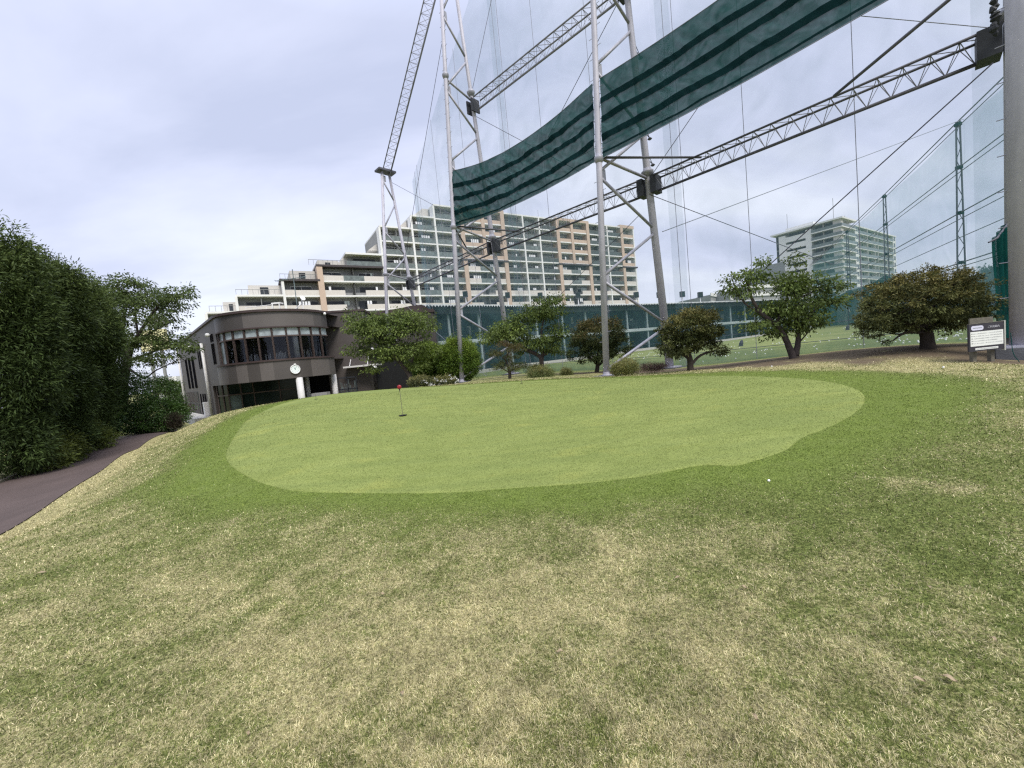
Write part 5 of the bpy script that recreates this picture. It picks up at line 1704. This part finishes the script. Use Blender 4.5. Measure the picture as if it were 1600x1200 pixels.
def foliage(blobs, nclump, per, size, aspect, colA, colB, name, parent, m, seed_shell=.55, rc=.16, tip=None, tipz=.55, up=.35, flat=.75, jitter=.25, hang=0.):
    """blobs: [(centre, (rx,ry,rz))]; leaves gathered in clumps through the crown volume"""
    vol = np.array([b[1][0] * b[1][1] * b[1][2] for b in blobs]) ** .8; vol /= vol.sum()
    which = RN.choice(len(blobs), nclump, p=vol)
    cen = np.array([tuple(b[0]) for b in blobs])[which]; rad = np.array([b[1] for b in blobs])[which]
    d = rdir(nclump); rr = seed_shell + (1 - seed_shell) * RN.random(nclump) ** .7
    rr *= 1 + RN.normal(0, .10, nclump)
    cc = cen + d * rad * rr[:, None]
    zmin = (cen - rad)[:, 2].min(); zmax = (cen + rad)[:, 2].max()
    N_ = nclump * per
    ci = np.repeat(np.arange(nclump), per)
    crad = RN.uniform(.6, 1.35, nclump)[ci] * rc
    off = RN.normal(size=(N_, 3)) * crad[:, None]; off[:, 2] *= flat
    pos = cc[ci] + off
    # leaf axes
    out = d[ci] * .6 + off / (np.linalg.norm(off, axis=1, keepdims=True) + 1e-6) * .7 + RN.normal(size=(N_, 3)) * .6
    out[:, 2] += -hang
    ax = out / np.linalg.norm(out, axis=1, keepdims=True)
    nr_ = RN.normal(size=(N_, 3)); nr_[:, 2] += up * 2.2
    sd_ = np.cross(ax, nr_); sd_ /= np.linalg.norm(sd_, axis=1, keepdims=True) + 1e-9
    L_ = size * RN.uniform(1 - jitter, 1 + jitter, N_)
    Wd = L_ * aspect
    dn = np.zeros((N_, 3)); dn[:, 2] = -L_ * .12
    V = np.stack([pos, pos + ax * (L_ * .5)[:, None] + sd_ * (Wd * .5)[:, None], pos + ax * L_[:, None] + dn, pos + ax * (L_ * .5)[:, None] - sd_ * (Wd * .5)[:, None]], 1)
    u = (RN.random(nclump)[ci] * .7 + RN.random(N_) * .3)[:, None]
    col = np.array(colA) * (1 - u) + np.array(colB) * u
    col *= RN.uniform(.68, 1.28, (nclump, 1))[ci]
    if tip is not None:
        h = (cc[:, 2] - zmin) / (zmax - zmin + 1e-6)
        pt = np.clip((h - tipz) * 2.2 + .25 * RN.normal(size=nclump) + .12, 0, 1)[ci]
        pt = (pt * (RN.random(N_) < .75))[:, None]
        col = col * (1 - pt) + np.array(tip) * pt * RN.uniform(.7, 1.25, (N_, 1))
    o = quads_mesh(name, V, col, m, parent)
    return o, cc


def bz(p0, p1, bow, n=5):
    p0 = Vector(p0); p1 = Vector(p1); mid = (p0 + p1) / 2 + Vector(bow)
    return [(p0 * (1 - t) ** 2 + mid * 2 * t * (1 - t) + p1 * t * t) for t in [i / n for i in range(n + 1)]]


def plant(name, label, cat, base, blobs, fol, trunk=None, bark='bark', group=None, twigs=60, twr=.012):
    """trunk: list of limbs, each a list of (Vector, radius)"""
    root = thing(name, label, cat, base, group)
    cc = None
    leafs = []
    for f in fol:
        o, c_ = foliage(blobs if 'blobs' not in f else f['blobs'], **{k: v for k, v in f.items() if k != 'blobs'}, parent=root)
        leafs.append(o); cc = c_ if cc is None else cc
    if trunk:
        m = MB(); nodes = []
        for limb in trunk:
            pts = [Vector(p) for p, r in limb]; rs = [r for p, r in limb]
            # smooth polyline
            P2, R2 = [], []
            for i in range(len(pts) - 1):
                a = pts[max(i - 1, 0)]; b = pts[i]; c = pts[i + 1]; d = pts[min(i + 2, len(pts) - 1)]
                for k in range(4):
                    t = k / 4
                    q = .5 * ((2 * b) + (-a + c) * t + (2 * a - 5 * b + 4 * c - d) * t * t + (-a + 3 * b - 3 * c + d) * t ** 3)
                    P2.append(q + Vector((R.gauss(0, 1), R.gauss(0, 1), 0)) * rs[i] * .04); R2.append(rs[i] * (1 - t) + rs[i + 1] * t)
            P2.append(pts[-1]); R2.append(rs[-1])
            m.tube(P2, R2, 10)
            nodes += list(zip(P2, R2))
        sel = RN.choice(len(cc), min(twigs, len(cc)), replace=False)
        nodes = [(p, r) for p, r in nodes if r < .6 * max(q[1] for q in nodes)] or nodes
        for i in sel:
            t = Vector(cc[i]); p, r = min(nodes, key=lambda q: (q[0] - t).length + abs(q[0].z - (t.z - (t - q[0]).length * .35)) * .6)
            if (p - t).length < .05: continue
            pts = bz(p, t, (R.gauss(0, .06), R.gauss(0, .06), -.12 * (t - p).length + R.gauss(0, .05)), 4)
            r0 = min(r * .7, twr * (1 + 2.0 * (t - p).length))
            m.tube(pts, [r0 * (1 - .7 * k / 4) for k in range(5)], 5, False)
            if (t - p).length > .5: nodes += [(pts[2], r0 * .6), (pts[3], r0 * .5)]
        m.build('trunk', M[bark], root, True)
    return root


def pb(lst, ry=.85):
    out = []
    for px, py, D, rx, rz in lst:
        c = P(px, py, D); k = D / F
        out.append((c, (rx * k, rx * k * ry, rz * k)))
    return out


def tk(*pts):
    return [(P(px, py, D), r) for px, py, D, r in pts]


def fbase(px, py, D):
    p = P(px, py, D); return Vector((p.x, p.y, g(p.x, p.y)))


YW = dict(colA=(.022, .034, .012), colB=(.125, .135, .045), tip=(.19, .165, .055), m=M['needle'])
# big dome tree
bb = pb([(1440, 468, 12.3, 80, 38), (1382, 484, 12.2, 40, 30), (1500, 478, 12.4, 40, 32), (1445, 445, 12.3, 55, 26), (1366, 508, 12.0, 27, 18), (1528, 487, 12.4, 17, 22), (1425, 500, 12.3, 55, 17), (1478, 500, 12.6, 50, 15), (1395, 533, 12.0, 11, 6), (1445, 475, 12.9, 60, 35)])
plant('dome_tree', 'broad dark dome shaped conifer with orange brown tips left of the notice board', 'tree', fbase(1450, 545, 12.3), bb,
      [dict(nclump=620, per=74, size=.085, aspect=.34, name='crown', rc=.075, tipz=.5, seed_shell=.72, flat=.55, **YW)],
      [tk((1450, 548, 12.3, .21), (1449, 530, 12.3, .17), (1446, 512, 12.3, .16), (1440, 495, 12.3, .10), (1430, 465, 12.3, .04)),
       tk((1446, 518, 12.3, .12), (1470, 498, 12.4, .08), (1505, 482, 12.4, .03)), tk((1446, 516, 12.3, .11), (1415, 503, 12.2, .07), (1378, 495, 12.1, .03)),
       tk((1446, 520, 12.3, .06), (1415, 520, 12.1, .04), (1394, 533, 12.0, .015)), tk((1447, 505, 12.3, .1), (1460, 470, 12.6, .05), (1480, 450, 12.8, .02))], twigs=110, group='clipped conifers along the net')
# two smaller clipped conifers
bb = pb([(1080, 510, 16.1, 42, 24), (1054, 540, 16, 24, 18), (1112, 522, 16.1, 22, 14), (1085, 496, 16.1, 30, 15), (1121, 545, 16, 13, 9), (1075, 535, 16.3, 30, 15), (1045, 522, 16.2, 16, 14)])
plant('dome_tree', 'small clipped conifer right of the centre tower with one low side branch', 'tree', fbase(1080, 579, 16.1), bb,
      [dict(nclump=330, per=60, size=.10, aspect=.34, name='crown', rc=.085, tipz=.6, seed_shell=.65, flat=.6, **YW)],
      [tk((1079, 580, 16.1, .13), (1078, 562, 16.1, .11), (1074, 545, 16.1, .09), (1080, 520, 16.1, .05)), tk((1080, 570, 16.1, .06), (1095, 555, 16.1, .05), (1120, 547, 16, .02)),
       tk((1077, 560, 16.1, .08), (1060, 548, 16.1, .05), (1050, 535, 16.1, .02)), tk((1078, 550, 16.1, .07), (1097, 528, 16.1, .03))], twigs=60, group='clipped conifers along the net')
bb = pb([(935, 522, 22, 42, 22), (905, 545, 22, 21, 19), (966, 545, 22, 20, 18), (935, 507, 22, 26, 10), (935, 550, 22, 28, 15)])
plant('dome_tree', 'round clipped conifer standing directly behind the centre tower front leg', 'tree', fbase(932, 583, 22), bb,
      [dict(nclump=330, per=60, size=.12, aspect=.34, name='crown', rc=.10, tipz=.55, seed_shell=.6, flat=.6, **{**YW, 'tip': (.14, .11, .04), 'colB': (.09, .115, .04)})],
      [tk((932, 583, 22, .13), (934, 570, 22, .11), (935, 548, 22, .06)), tk((934, 572, 22, .07), (948, 560, 22, .04), (958, 548, 22, .02)), tk((934, 570, 22, .07), (918, 556, 22, .03))], twigs=40, group='clipped conifers along the net')
# small pine in front of the left zigzag tower foot
bb = pb([(803, 545, 21.5, 17, 6), (781, 572, 21.4, 15, 6), (813, 571, 21.5, 22, 7), (775, 552, 21.6, 14, 6), (833, 575, 21.6, 14, 6), (795, 560, 21.6, 14, 5), (787, 538, 21.6, 10, 5)])
plant('pine_tree', 'small layered dark pine in front of the left zigzag tower rear footing', 'tree', fbase(795, 597, 21.5), bb,
      [dict(nclump=170, per=50, size=.09, aspect=.22, name='crown', rc=.09, tipz=.6, seed_shell=.2, flat=.5, **{**YW, 'tip': (.12, .075, .035)})],
      [tk((797, 598, 21.5, .10), (796, 580, 21.5, .08), (790, 560, 21.5, .05), (800, 545, 21.5, .02)), tk((796, 582, 21.5, .04), (780, 573, 21.4, .015)), tk((796, 580, 21.5, .04), (815, 572, 21.5, .015)), tk((792, 563, 21.5, .03), (776, 552, 21.6, .012))], twigs=20)

CH = dict(colA=(.035, .062, .014), colB=(.19, .25, .06), m=M['leaf'])
# right cherry
bb = pb([(1182, 428, 15, 30, 16), (1158, 452, 15.2, 32, 15), (1238, 442, 14.8, 40, 24), (1283, 448, 15, 34, 15), (1228, 478, 15, 60, 17), (1292, 470, 15, 30, 10), (1185, 508, 15, 30, 13), (1262, 508, 14.8, 30, 13), (1243, 407, 15, 10, 9),
         (1190, 408, 15, 14, 6), (1320, 449, 15, 10, 4), (1240, 495, 15.3, 50, 15), (1145, 435, 15, 14, 7), (1215, 520, 15.2, 22, 9)])
plant('cherry_tree', 'spreading forked cherry tree in front of the distant tower block', 'tree', fbase(1240, 560, 15), bb,
      [dict(nclump=430, per=26, size=.115, aspect=.46, name='crown', rc=.13, seed_shell=.15, flat=.45, hang=.55, **CH)],
      [tk((1240, 562, 15, .14), (1234, 545, 15, .11), (1225, 525, 15, .095), (1212, 507, 15, .085), (1190, 490, 15, .07), (1174, 465, 15, .05), (1168, 440, 15, .02)),
       tk((1243, 556, 15, .12), (1247, 535, 15, .09), (1247, 510, 15, .07), (1243, 480, 15, .05), (1240, 440, 15, .02)),
       tk((1212, 507, 15, .06), (1225, 480, 15, .04), (1235, 445, 15, .015)), tk((1247, 515, 15, .05), (1268, 490, 14.9, .035), (1290, 465, 15, .012)),
       tk((1190, 490, 15, .04), (1165, 475, 15.1, .03), (1145, 450, 15.2, .012)), tk((1245, 540, 15, .03), (1262, 520, 14.9, .02), (1275, 508, 14.9, .01)), tk((1243, 470, 15, .03), (1280, 452, 15, .02), (1318, 449, 15, .008))], bark='barkc', twigs=190, twr=.008, group='cherry trees')
# centre cherry
bb = pb([(795, 518, 24, 42, 15), (845, 488, 24, 34, 14), (775, 527, 23.5, 30, 10), (835, 535, 24, 40, 14), (872, 520, 24, 18, 16), (858, 470, 24, 24, 8), (880, 488, 24, 12, 10), (815, 498, 24, 30, 12), (865, 545, 24, 22, 8)])
plant('cherry_tree', 'low leaning cherry tree in front of the range between the two tall towers', 'tree', fbase(847, 590, 24), bb,
      [dict(nclump=460, per=24, size=.15, aspect=.46, name='crown', rc=.17, seed_shell=.15, flat=.45, hang=.5, **CH)],
      [tk((847, 590, 24, .16), (846, 566, 24, .14), (842, 556, 24, .12), (820, 545, 24, .10), (800, 532, 24, .06), (780, 522, 24, .03)), tk((846, 568, 24, .12), (848, 545, 24, .09), (846, 515, 24, .06), (856, 480, 24, .025)),
       tk((848, 556, 24, .07), (865, 545, 24, .05), (880, 522, 24, .02)), tk((825, 547, 24, .05), (815, 520, 24, .03), (815, 500, 24, .015))], bark='barkc', twigs=110, twr=.011, group='cherry trees')
# left cherry before the clubhouse wing
bb = pb([(598, 516, 25, 45, 22), (648, 507, 25, 38, 18), (572, 508, 25, 32, 18), (615, 550, 25, 45, 17), (562, 545, 25.5, 22, 12), (664, 545, 25, 22, 16), (610, 495, 25, 30, 12), (548, 492, 25.2, 14, 8), (650, 570, 25, 20, 8), (585, 575, 25, 16, 6)])
plant('cherry_tree', 'wide leafy cherry tree covering the right wing of the clubhouse', 'tree', fbase(641, 600, 25), bb,
      [dict(nclump=640, per=26, size=.15, aspect=.46, name='crown', rc=.17, seed_shell=.15, flat=.5, hang=.5, **CH)],
      [tk((643, 604, 25, .16), (640, 588, 25, .14), (630, 572, 25, .12), (615, 555, 25, .09), (598, 535, 25, .06), (585, 515, 25, .025)), tk((636, 580, 25, .10), (645, 560, 25, .08), (652, 530, 25, .05), (655, 508, 25, .02)),
       tk((618, 558, 25, .05), (590, 552, 25.2, .04), (565, 542, 25.3, .015)), tk((625, 565, 25, .05), (625, 530, 25, .04), (618, 500, 25, .015))], bark='barkc', twigs=130, twr=.011, group='cherry trees')
# far left cherry
bb = pb([(218, 470, 24, 58, 26), (262, 468, 24, 40, 20), (188, 455, 24, 36, 24), (255, 500, 23.8, 45, 18), (225, 530, 24, 52, 20), (285, 455, 24, 24, 12), (270, 535, 23.6, 34, 12), (180, 500, 24, 36, 34), (245, 560, 23.6, 45, 10), (292, 545, 23.4, 30, 8), (205, 440, 24, 30, 10)])
plant('cherry_tree', 'large open cherry tree above the round dense bush left of the clubhouse', 'tree', fbase(193, 640, 24), bb,
      [dict(nclump=640, per=24, size=.15, aspect=.45, name='crown', rc=.17, seed_shell=.1, flat=.42, hang=.45, colA=(.045, .075, .02), colB=(.12, .16, .045), m=M['leaf'])],
      [tk((190, 648, 24, .26), (193, 600, 24, .22), (198, 570, 24, .20), (204, 545, 24, .15), (215, 525, 24, .10), (238, 490, 24, .06), (260, 465, 24, .03)), tk((200, 560, 24, .13), (192, 530, 24, .10), (194, 490, 24, .06), (190, 455, 24, .025)),
       tk((204, 562, 24, .10), (225, 555, 24, .06), (255, 545, 23.8, .04), (290, 540, 23.5, .02)), tk((206, 545, 24, .08), (235, 520, 24, .05), (275, 500, 23.9, .02)), tk((200, 575, 24, .08), (225, 590, 23.6, .05), (245, 578, 23.5, .035), (285, 560, 23.4, .012)),
       tk((215, 520, 24, .06), (212, 480, 24, .04), (222, 450, 24, .015))], bark='barkc', twigs=220, twr=.011, group='cherry trees')

# clipped round bushes
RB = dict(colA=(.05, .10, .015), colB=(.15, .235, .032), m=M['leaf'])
for (px, py, D, rx, rz, lab) in ((716, 563, 27, 33, 34, 'bright round clipped bush behind the left zigzag tower leg'), (671, 570, 28.5, 27, 33, 'round clipped bush half hidden by the cherry, left of the other')):
    bb = pb([(px, py, D, rx * .92, rz * .93)], 1.0)
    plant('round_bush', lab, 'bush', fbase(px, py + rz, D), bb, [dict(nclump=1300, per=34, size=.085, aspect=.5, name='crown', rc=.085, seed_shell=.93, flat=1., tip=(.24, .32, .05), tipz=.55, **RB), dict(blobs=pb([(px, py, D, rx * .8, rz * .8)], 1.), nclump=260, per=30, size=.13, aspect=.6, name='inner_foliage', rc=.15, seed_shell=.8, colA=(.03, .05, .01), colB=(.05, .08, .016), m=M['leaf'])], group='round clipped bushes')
    k = D / F; c = P(px, py, D)
    # inner twig mass keeps the bush opaque
    bb2 = pb([(px, py, D, rx * .8, rz * .8)], 1.0)
    foliage(bb2, nclump=260, per=30, size=.12, aspect=.6, name='inner_leaf', parent=bpy.context.scene.collection.objects[-2] if False else None, rc=.16, colA=(.02, .035, .01), colB=(.04, .06, .015), m=M['leaf'], seed_shell=.8) if False else None

AZ = dict(colA=(.07, .10, .03), colB=(.19, .22, .07), m=M['leaf'])
azs = [(845, 583, 21, 23, 13, 'wide olive azalea below the centre cherry trunk', .0), (885, 586, 21.5, 9, 11, 'small upright olive azalea left of the round conifer', 0), (976, 573, 17.2, 23, 14, 'yellowish azalea just right of the centre tower foot', 0),
       (657, 596, 23, 20, 10, 'low dark azalea with a few white blossoms at the cherry foot', .05), (694, 596, 23.2, 22, 10, 'azalea with the most white blossoms beside the round bushes', .16)]
for (px, py, D, rx, rz, lab, fl) in azs:
    bb = pb([(px, py, D, rx * .9, rz * .9), (px - rx * .35, py + rz * .3, D, rx * .55, rz * .6), (px + rx * .4, py + rz * .25, D, rx * .5, rz * .6)])
    k = dict(AZ)
    if 'yellowish' in lab: k['colB'] = (.28, .26, .07)
    if 'dark' in lab or 'most' in lab: k['colA'] = (.05, .06, .03); k['colB'] = (.13, .15, .055)
    root = plant('azalea_bush', lab, 'bush', fbase(px, py + rz, D), bb, [dict(nclump=300, per=26, size=.06 * D / 20, aspect=.45, name='crown', rc=.07, seed_shell=.55, flat=.9, tip=(.26, .24, .09), tipz=.5, **k)], group='azalea bushes')
    if fl:
        o, _ = foliage(bb, nclump=int(150 * fl) + 4, per=10, size=.075, aspect=.9, colA=(.75, .75, .72), colB=(.85, .85, .84), name='blossom', parent=root, m=M['leaf'], seed_shell=.97, rc=.035)
        tag(o, kind='stuff')
# dry reddish low clump
bb = pb([(1020, 573, 18.2, 24, 5)])
plant('low_shrub', 'dry reddish brown low shrub at the centre tower rear footing', 'bush', fbase(1020, 578, 18.2), bb, [dict(nclump=160, per=30, size=.05, aspect=.35, name='crown', rc=.07, seed_shell=.4, colA=(.07, .045, .035), colB=(.14, .09, .07), m=M['needle'])])

# round dense bush by the path
bb = pb([(212, 632, 22.6, 62, 44), (220, 652, 22.3, 62, 26), (196, 622, 22.9, 40, 38), (250, 648, 22.4, 28, 24)])
plant('dense_bush', 'large dense glossy green bush beside the end of the path', 'bush', (-21.3, 22.5, g(-21.3, 22.5)), bb,
      [dict(nclump=1500, per=34, size=.10, aspect=.42, name='crown', rc=.11, seed_shell=.86, flat=.9, hang=.2, colA=(.022, .048, .010), colB=(.055, .11, .020), m=M['glossy'])],
      [[(Vector((-21.3, 22.6, -1.0)), .1), (Vector((-21.3, 22.6, .3)), .06)]], twigs=20)
bb = pb([(273, 657, 21.8, 11, 12)])
plant('low_shrub', 'small purplish shrub at the right foot of the large dense bush', 'bush', fbase(273, 668, 21.8), bb, [dict(nclump=110, per=26, size=.07, aspect=.4, name='crown', rc=.08, seed_shell=.5, colA=(.025, .018, .018), colB=(.05, .045, .025), m=M['needle'])])

# dark long leaved trees left of the path
PD = dict(colA=(.009, .018, .006), colB=(.066, .100, .027), m=M['needle'])


def podo(base, top, blobs, lab, n, seed):
    x, y = base; z = g(x, y)
    tr = [[(Vector((x, y, z - .1)), .17), (Vector((x + .1, y, z + 2)), .13), (Vector((x, y + .1, z + 4.2)), .09), (Vector((x, y, top - .4)), .03)],
          [(Vector((x + .5, y - .3, z - .1)), .09), (Vector((x + .6, y - .5, z + 1.6)), .07), (Vector((x + .9, y - .8, z + 3.6)), .03)],
          [(Vector((x - .3, y + .6, z - .1)), .09), (Vector((x - .2, y + .8, z + 2.0)), .07), (Vector((x + .2, y + .8, z + 4.6)), .03)]]
    plant('yew_pine', lab, 'tree', (x, y, z), blobs, [dict(nclump=n, per=62, size=.135, aspect=.24, name='crown', rc=.13, seed_shell=.6, flat=1.1, up=.1, tip=(.10, .135, .04), tipz=.62, jitter=.35, **PD)], tr, twigs=130, twr=.012, group='dark long leaved trees beside the path')


def PX(lst): return pb(lst, .9)


podo((-16.6, 12.3), 6.4, PX([(-22, 465, 12.5, 78, 100), (22, 560, 12.3, 58, 110), (-30, 600, 12.3, 80, 110), (4, 395, 12.8, 34, 42), (10, 690, 12.0, 55, 50), (42, 505, 12.6, 32, 58)]),
     'tallest dark long leaved tree at the left edge of the frame', 1500, 1)
podo((-18.2, 15.3), 6.2, PX([(84, 492, 15.6, 48, 68), (85, 600, 15.3, 46, 85), (58, 428, 15.8, 28, 30), (98, 440, 15.6, 25, 24), (85, 680, 15.0, 42, 34)]),
     'second dark long leaved tree from the left edge', 1250, 2)
podo((-19.9, 18.2), 6.3, PX([(138, 515, 18.4, 38, 62), (132, 600, 18.2, 38, 74), (128, 458, 18.6, 26, 24), (130, 662, 18.0, 34, 28)]),
     'third dark long leaved tree from the left edge', 1050, 3)
podo((-21.6, 20.9), 5.6, PX([(164, 560, 21, 24, 62), (158, 632, 20.8, 22, 44), (160, 500, 21.2, 18, 40)]),
     'dark long leaved tree nearest the round dense bush', 620, 4)
SH = dict(colA=(.045, .065, .014), colB=(.13, .16, .03), m=M['leaf'])
for (x, y, r, h, lab) in ((-15.3, 12.9, .8, .9, 'yellow green undergrowth shrub nearest the left frame edge'), (-16.2, 14.3, .7, 1.0, 'yellow green undergrowth shrub in the middle of the dark trees'), (-17.3, 16.5, .7, .8, 'yellow green undergrowth shrub farthest along the path')):
    z = g(x, y); bb = [(Vector((x, y, z + h * .5)), (r, r * .8, h * .6)), (Vector((x - .3, y + .3, z + h * .8)), (r * .6, r * .6, h * .6))]
    plant('low_shrub', lab, 'bush', (x, y, z), bb, [dict(nclump=170, per=26, size=.11, aspect=.32, name='crown', rc=.11, seed_shell=.5, **SH)], group='shrubs under the dark trees')

# plants behind the path end, left of the clubhouse
for (px, py, D, rx, rz, lab, cA, cB, nc) in ((277, 628, 44, 14, 10, 'small round clipped bush left of the clubhouse corner', (.05, .08, .03), (.10, .14, .05), 260),
                                          (268, 606, 60, 22, 11, 'pale green tree behind the small clipped bush', (.07, .11, .03), (.15, .20, .06), 260),
                                          (285, 642, 38, 13, 6, 'low yellowish hedge at the clubhouse corner', (.10, .10, .04), (.18, .17, .07), 160)):
    bb = pb([(px, py, D, rx, rz)])
    plant('small_bush' if rx < 20 else 'leafy_tree', lab, 'bush' if rx < 20 else 'tree', fbase(px, py + rz, D), bb, [dict(nclump=nc, per=24, size=.13 * D / 40, aspect=.5, name='crown', rc=.14, seed_shell=.85 if rx < 20 else .4, colA=cA, colB=cB, m=M['leaf'])])
m = MB(); q = P(283, 633, 38); m.ob(q, (1.4, 0, 0), (0, .6, 0), (0, 0, .45)); m.ob(q + Vector((.2, .05, .45)), (.9, 0, 0), (0, .5, 0), (0, 0, .35))
tag(m.build('parked_car', M['white'], None), 'small patch of a white car behind the low hedge', 'car') if False else None

# trees beyond the far net
for (px, py, D, rx, rz, lab) in ((1546, 436, 64, 13, 16, 'dark distant tree beyond the far net at the dome tree right edge'), (1528, 446, 72, 12, 9, 'lower dark distant tree left of the other beyond the far net')):
    bb = pb([(px, py, D, rx, rz), (px - 5, py + 8, D, rx * .8, rz * .6), (px + 3, py - rz * .5, D, rx * .5, rz * .5)])
    plant('distant_tree', lab, 'tree', fbase(px, py + 40, D), bb, [dict(nclump=140, per=22, size=.45, aspect=.5, name='crown', rc=.5, seed_shell=.3, colA=(.02, .035, .015), colB=(.05, .07, .03), m=M['leaf'])],
          [tk((px, py + 45, D, .25), (px, py, D, .1))], twigs=12)
#PART5
# ------------------------------------------------------------------ light
SUN_EL, SUN_AZ = math.radians(52), math.radians(148)      # azimuth measured clockwise from +Y
w = bpy.data.worlds.new('World'); bpy.context.scene.world = w; w.use_nodes = True
t = w.node_tree; bg = t.nodes['Background']
sky = N(t, 'ShaderNodeTexSky', sky_type='NISHITA'); sky.sun_disc = False
sky.sun_elevation = SUN_EL; sky.sun_rotation = SUN_AZ; sky.air_density = 1.2; sky.dust_density = 3
tc = N(t, 'ShaderNodeTexCoord')
sx = N(t, 'ShaderNodeSeparateXYZ'); t.links.new(tc.outputs['Generated'], sx.inputs[0])


def wm(op, a, b_=None):
    n = N(t, 'ShaderNodeMath', operation=op)
    for i, v in enumerate((a, b_)):
        if v is None: continue
        if isinstance(v, (int, float)): n.inputs[i].default_value = v
        else: t.links.new(v, n.inputs[i])
    return n.outputs[0]


zz = wm('MAXIMUM', wm('ADD', sx.outputs[2], .32), .12)
cx = N(t, 'ShaderNodeCombineXYZ')
t.links.new(wm('DIVIDE', sx.outputs[0], zz), cx.inputs[0]); t.links.new(wm('DIVIDE', sx.outputs[1], zz), cx.inputs[1])
mpn = N(t, 'ShaderNodeMapping'); mpn.inputs['Rotation'].default_value = (0, 0, -.75); mpn.inputs['Scale'].default_value = (.55, 1.25, 1)
t.links.new(cx.outputs[0], mpn.inputs[0])
n1 = N(t, 'ShaderNodeTexNoise'); n1.inputs['Scale'].default_value = 1.5; n1.inputs['Detail'].default_value = 7
n1.inputs['Roughness'].default_value = .5; n1.inputs['Distortion'].default_value = .35
t.links.new(mpn.outputs[0], n1.inputs['Vector'])
cr = N(t, 'ShaderNodeValToRGB'); t.links.new(n1.outputs['Fac'], cr.inputs[0])
cr.color_ramp.elements[0].position = .34; cr.color_ramp.elements[0].color = (.48, .525, .69, 1)
cr.color_ramp.elements[1].position = .62; cr.color_ramp.elements[1].color = (.74, .78, .90, 1)
e = cr.color_ramp.elements.new(.46); e.color = (.59, .63, .80, 1)
mrz = N(t, 'ShaderNodeMapRange'); mrz.inputs[1].default_value = .62; mrz.inputs[2].default_value = .95
mrz.inputs[3].default_value = 1.0; mrz.inputs[4].default_value = 2.3; t.links.new(sx.outputs[2], mrz.inputs[0])
cl = N(t, 'ShaderNodeVectorMath', operation='SCALE'); t.links.new(cr.outputs[0], cl.inputs[0]); t.links.new(mrz.outputs[0], cl.inputs['Scale'])
sk = N(t, 'ShaderNodeVectorMath', operation='SCALE'); t.links.new(sky.outputs[0], sk.inputs[0]); sk.inputs['Scale'].default_value = .1
mxw = N(t, 'ShaderNodeMix', data_type='RGBA'); mxw.inputs[0].default_value = .90
t.links.new(sk.outputs[0], mxw.inputs[6]); t.links.new(cl.outputs[0], mxw.inputs[7])
t.links.new(mxw.outputs[2], bg.inputs[0]); bg.inputs[1].default_value = 1.2
sun = bpy.data.lights.new('sun', 'SUN'); sun.energy = 2.9; sun.angle = math.radians(18); sun.color = (1, .95, .87)
so_ = bpy.data.objects.new('sun', sun); C.objects.link(so_)
so_.rotation_euler = (PI / 2 - SUN_EL, 0, PI - SUN_AZ)
sc = bpy.context.scene
sc.view_settings.view_transform = 'Standard'; sc.view_settings.look = 'None'
sc.view_settings.exposure = .17; sc.view_settings.gamma = 1
sc.render.engine = 'CYCLES'
sc.cycles.transparent_max_bounces = 24; sc.cycles.max_bounces = 8
sc.cycles.use_denoising = False
sc.cycles.pixel_filter_type = 'BLACKMAN_HARRIS'; sc.cycles.filter_width = 1.3
sc.cycles.sample_clamp_indirect = 3
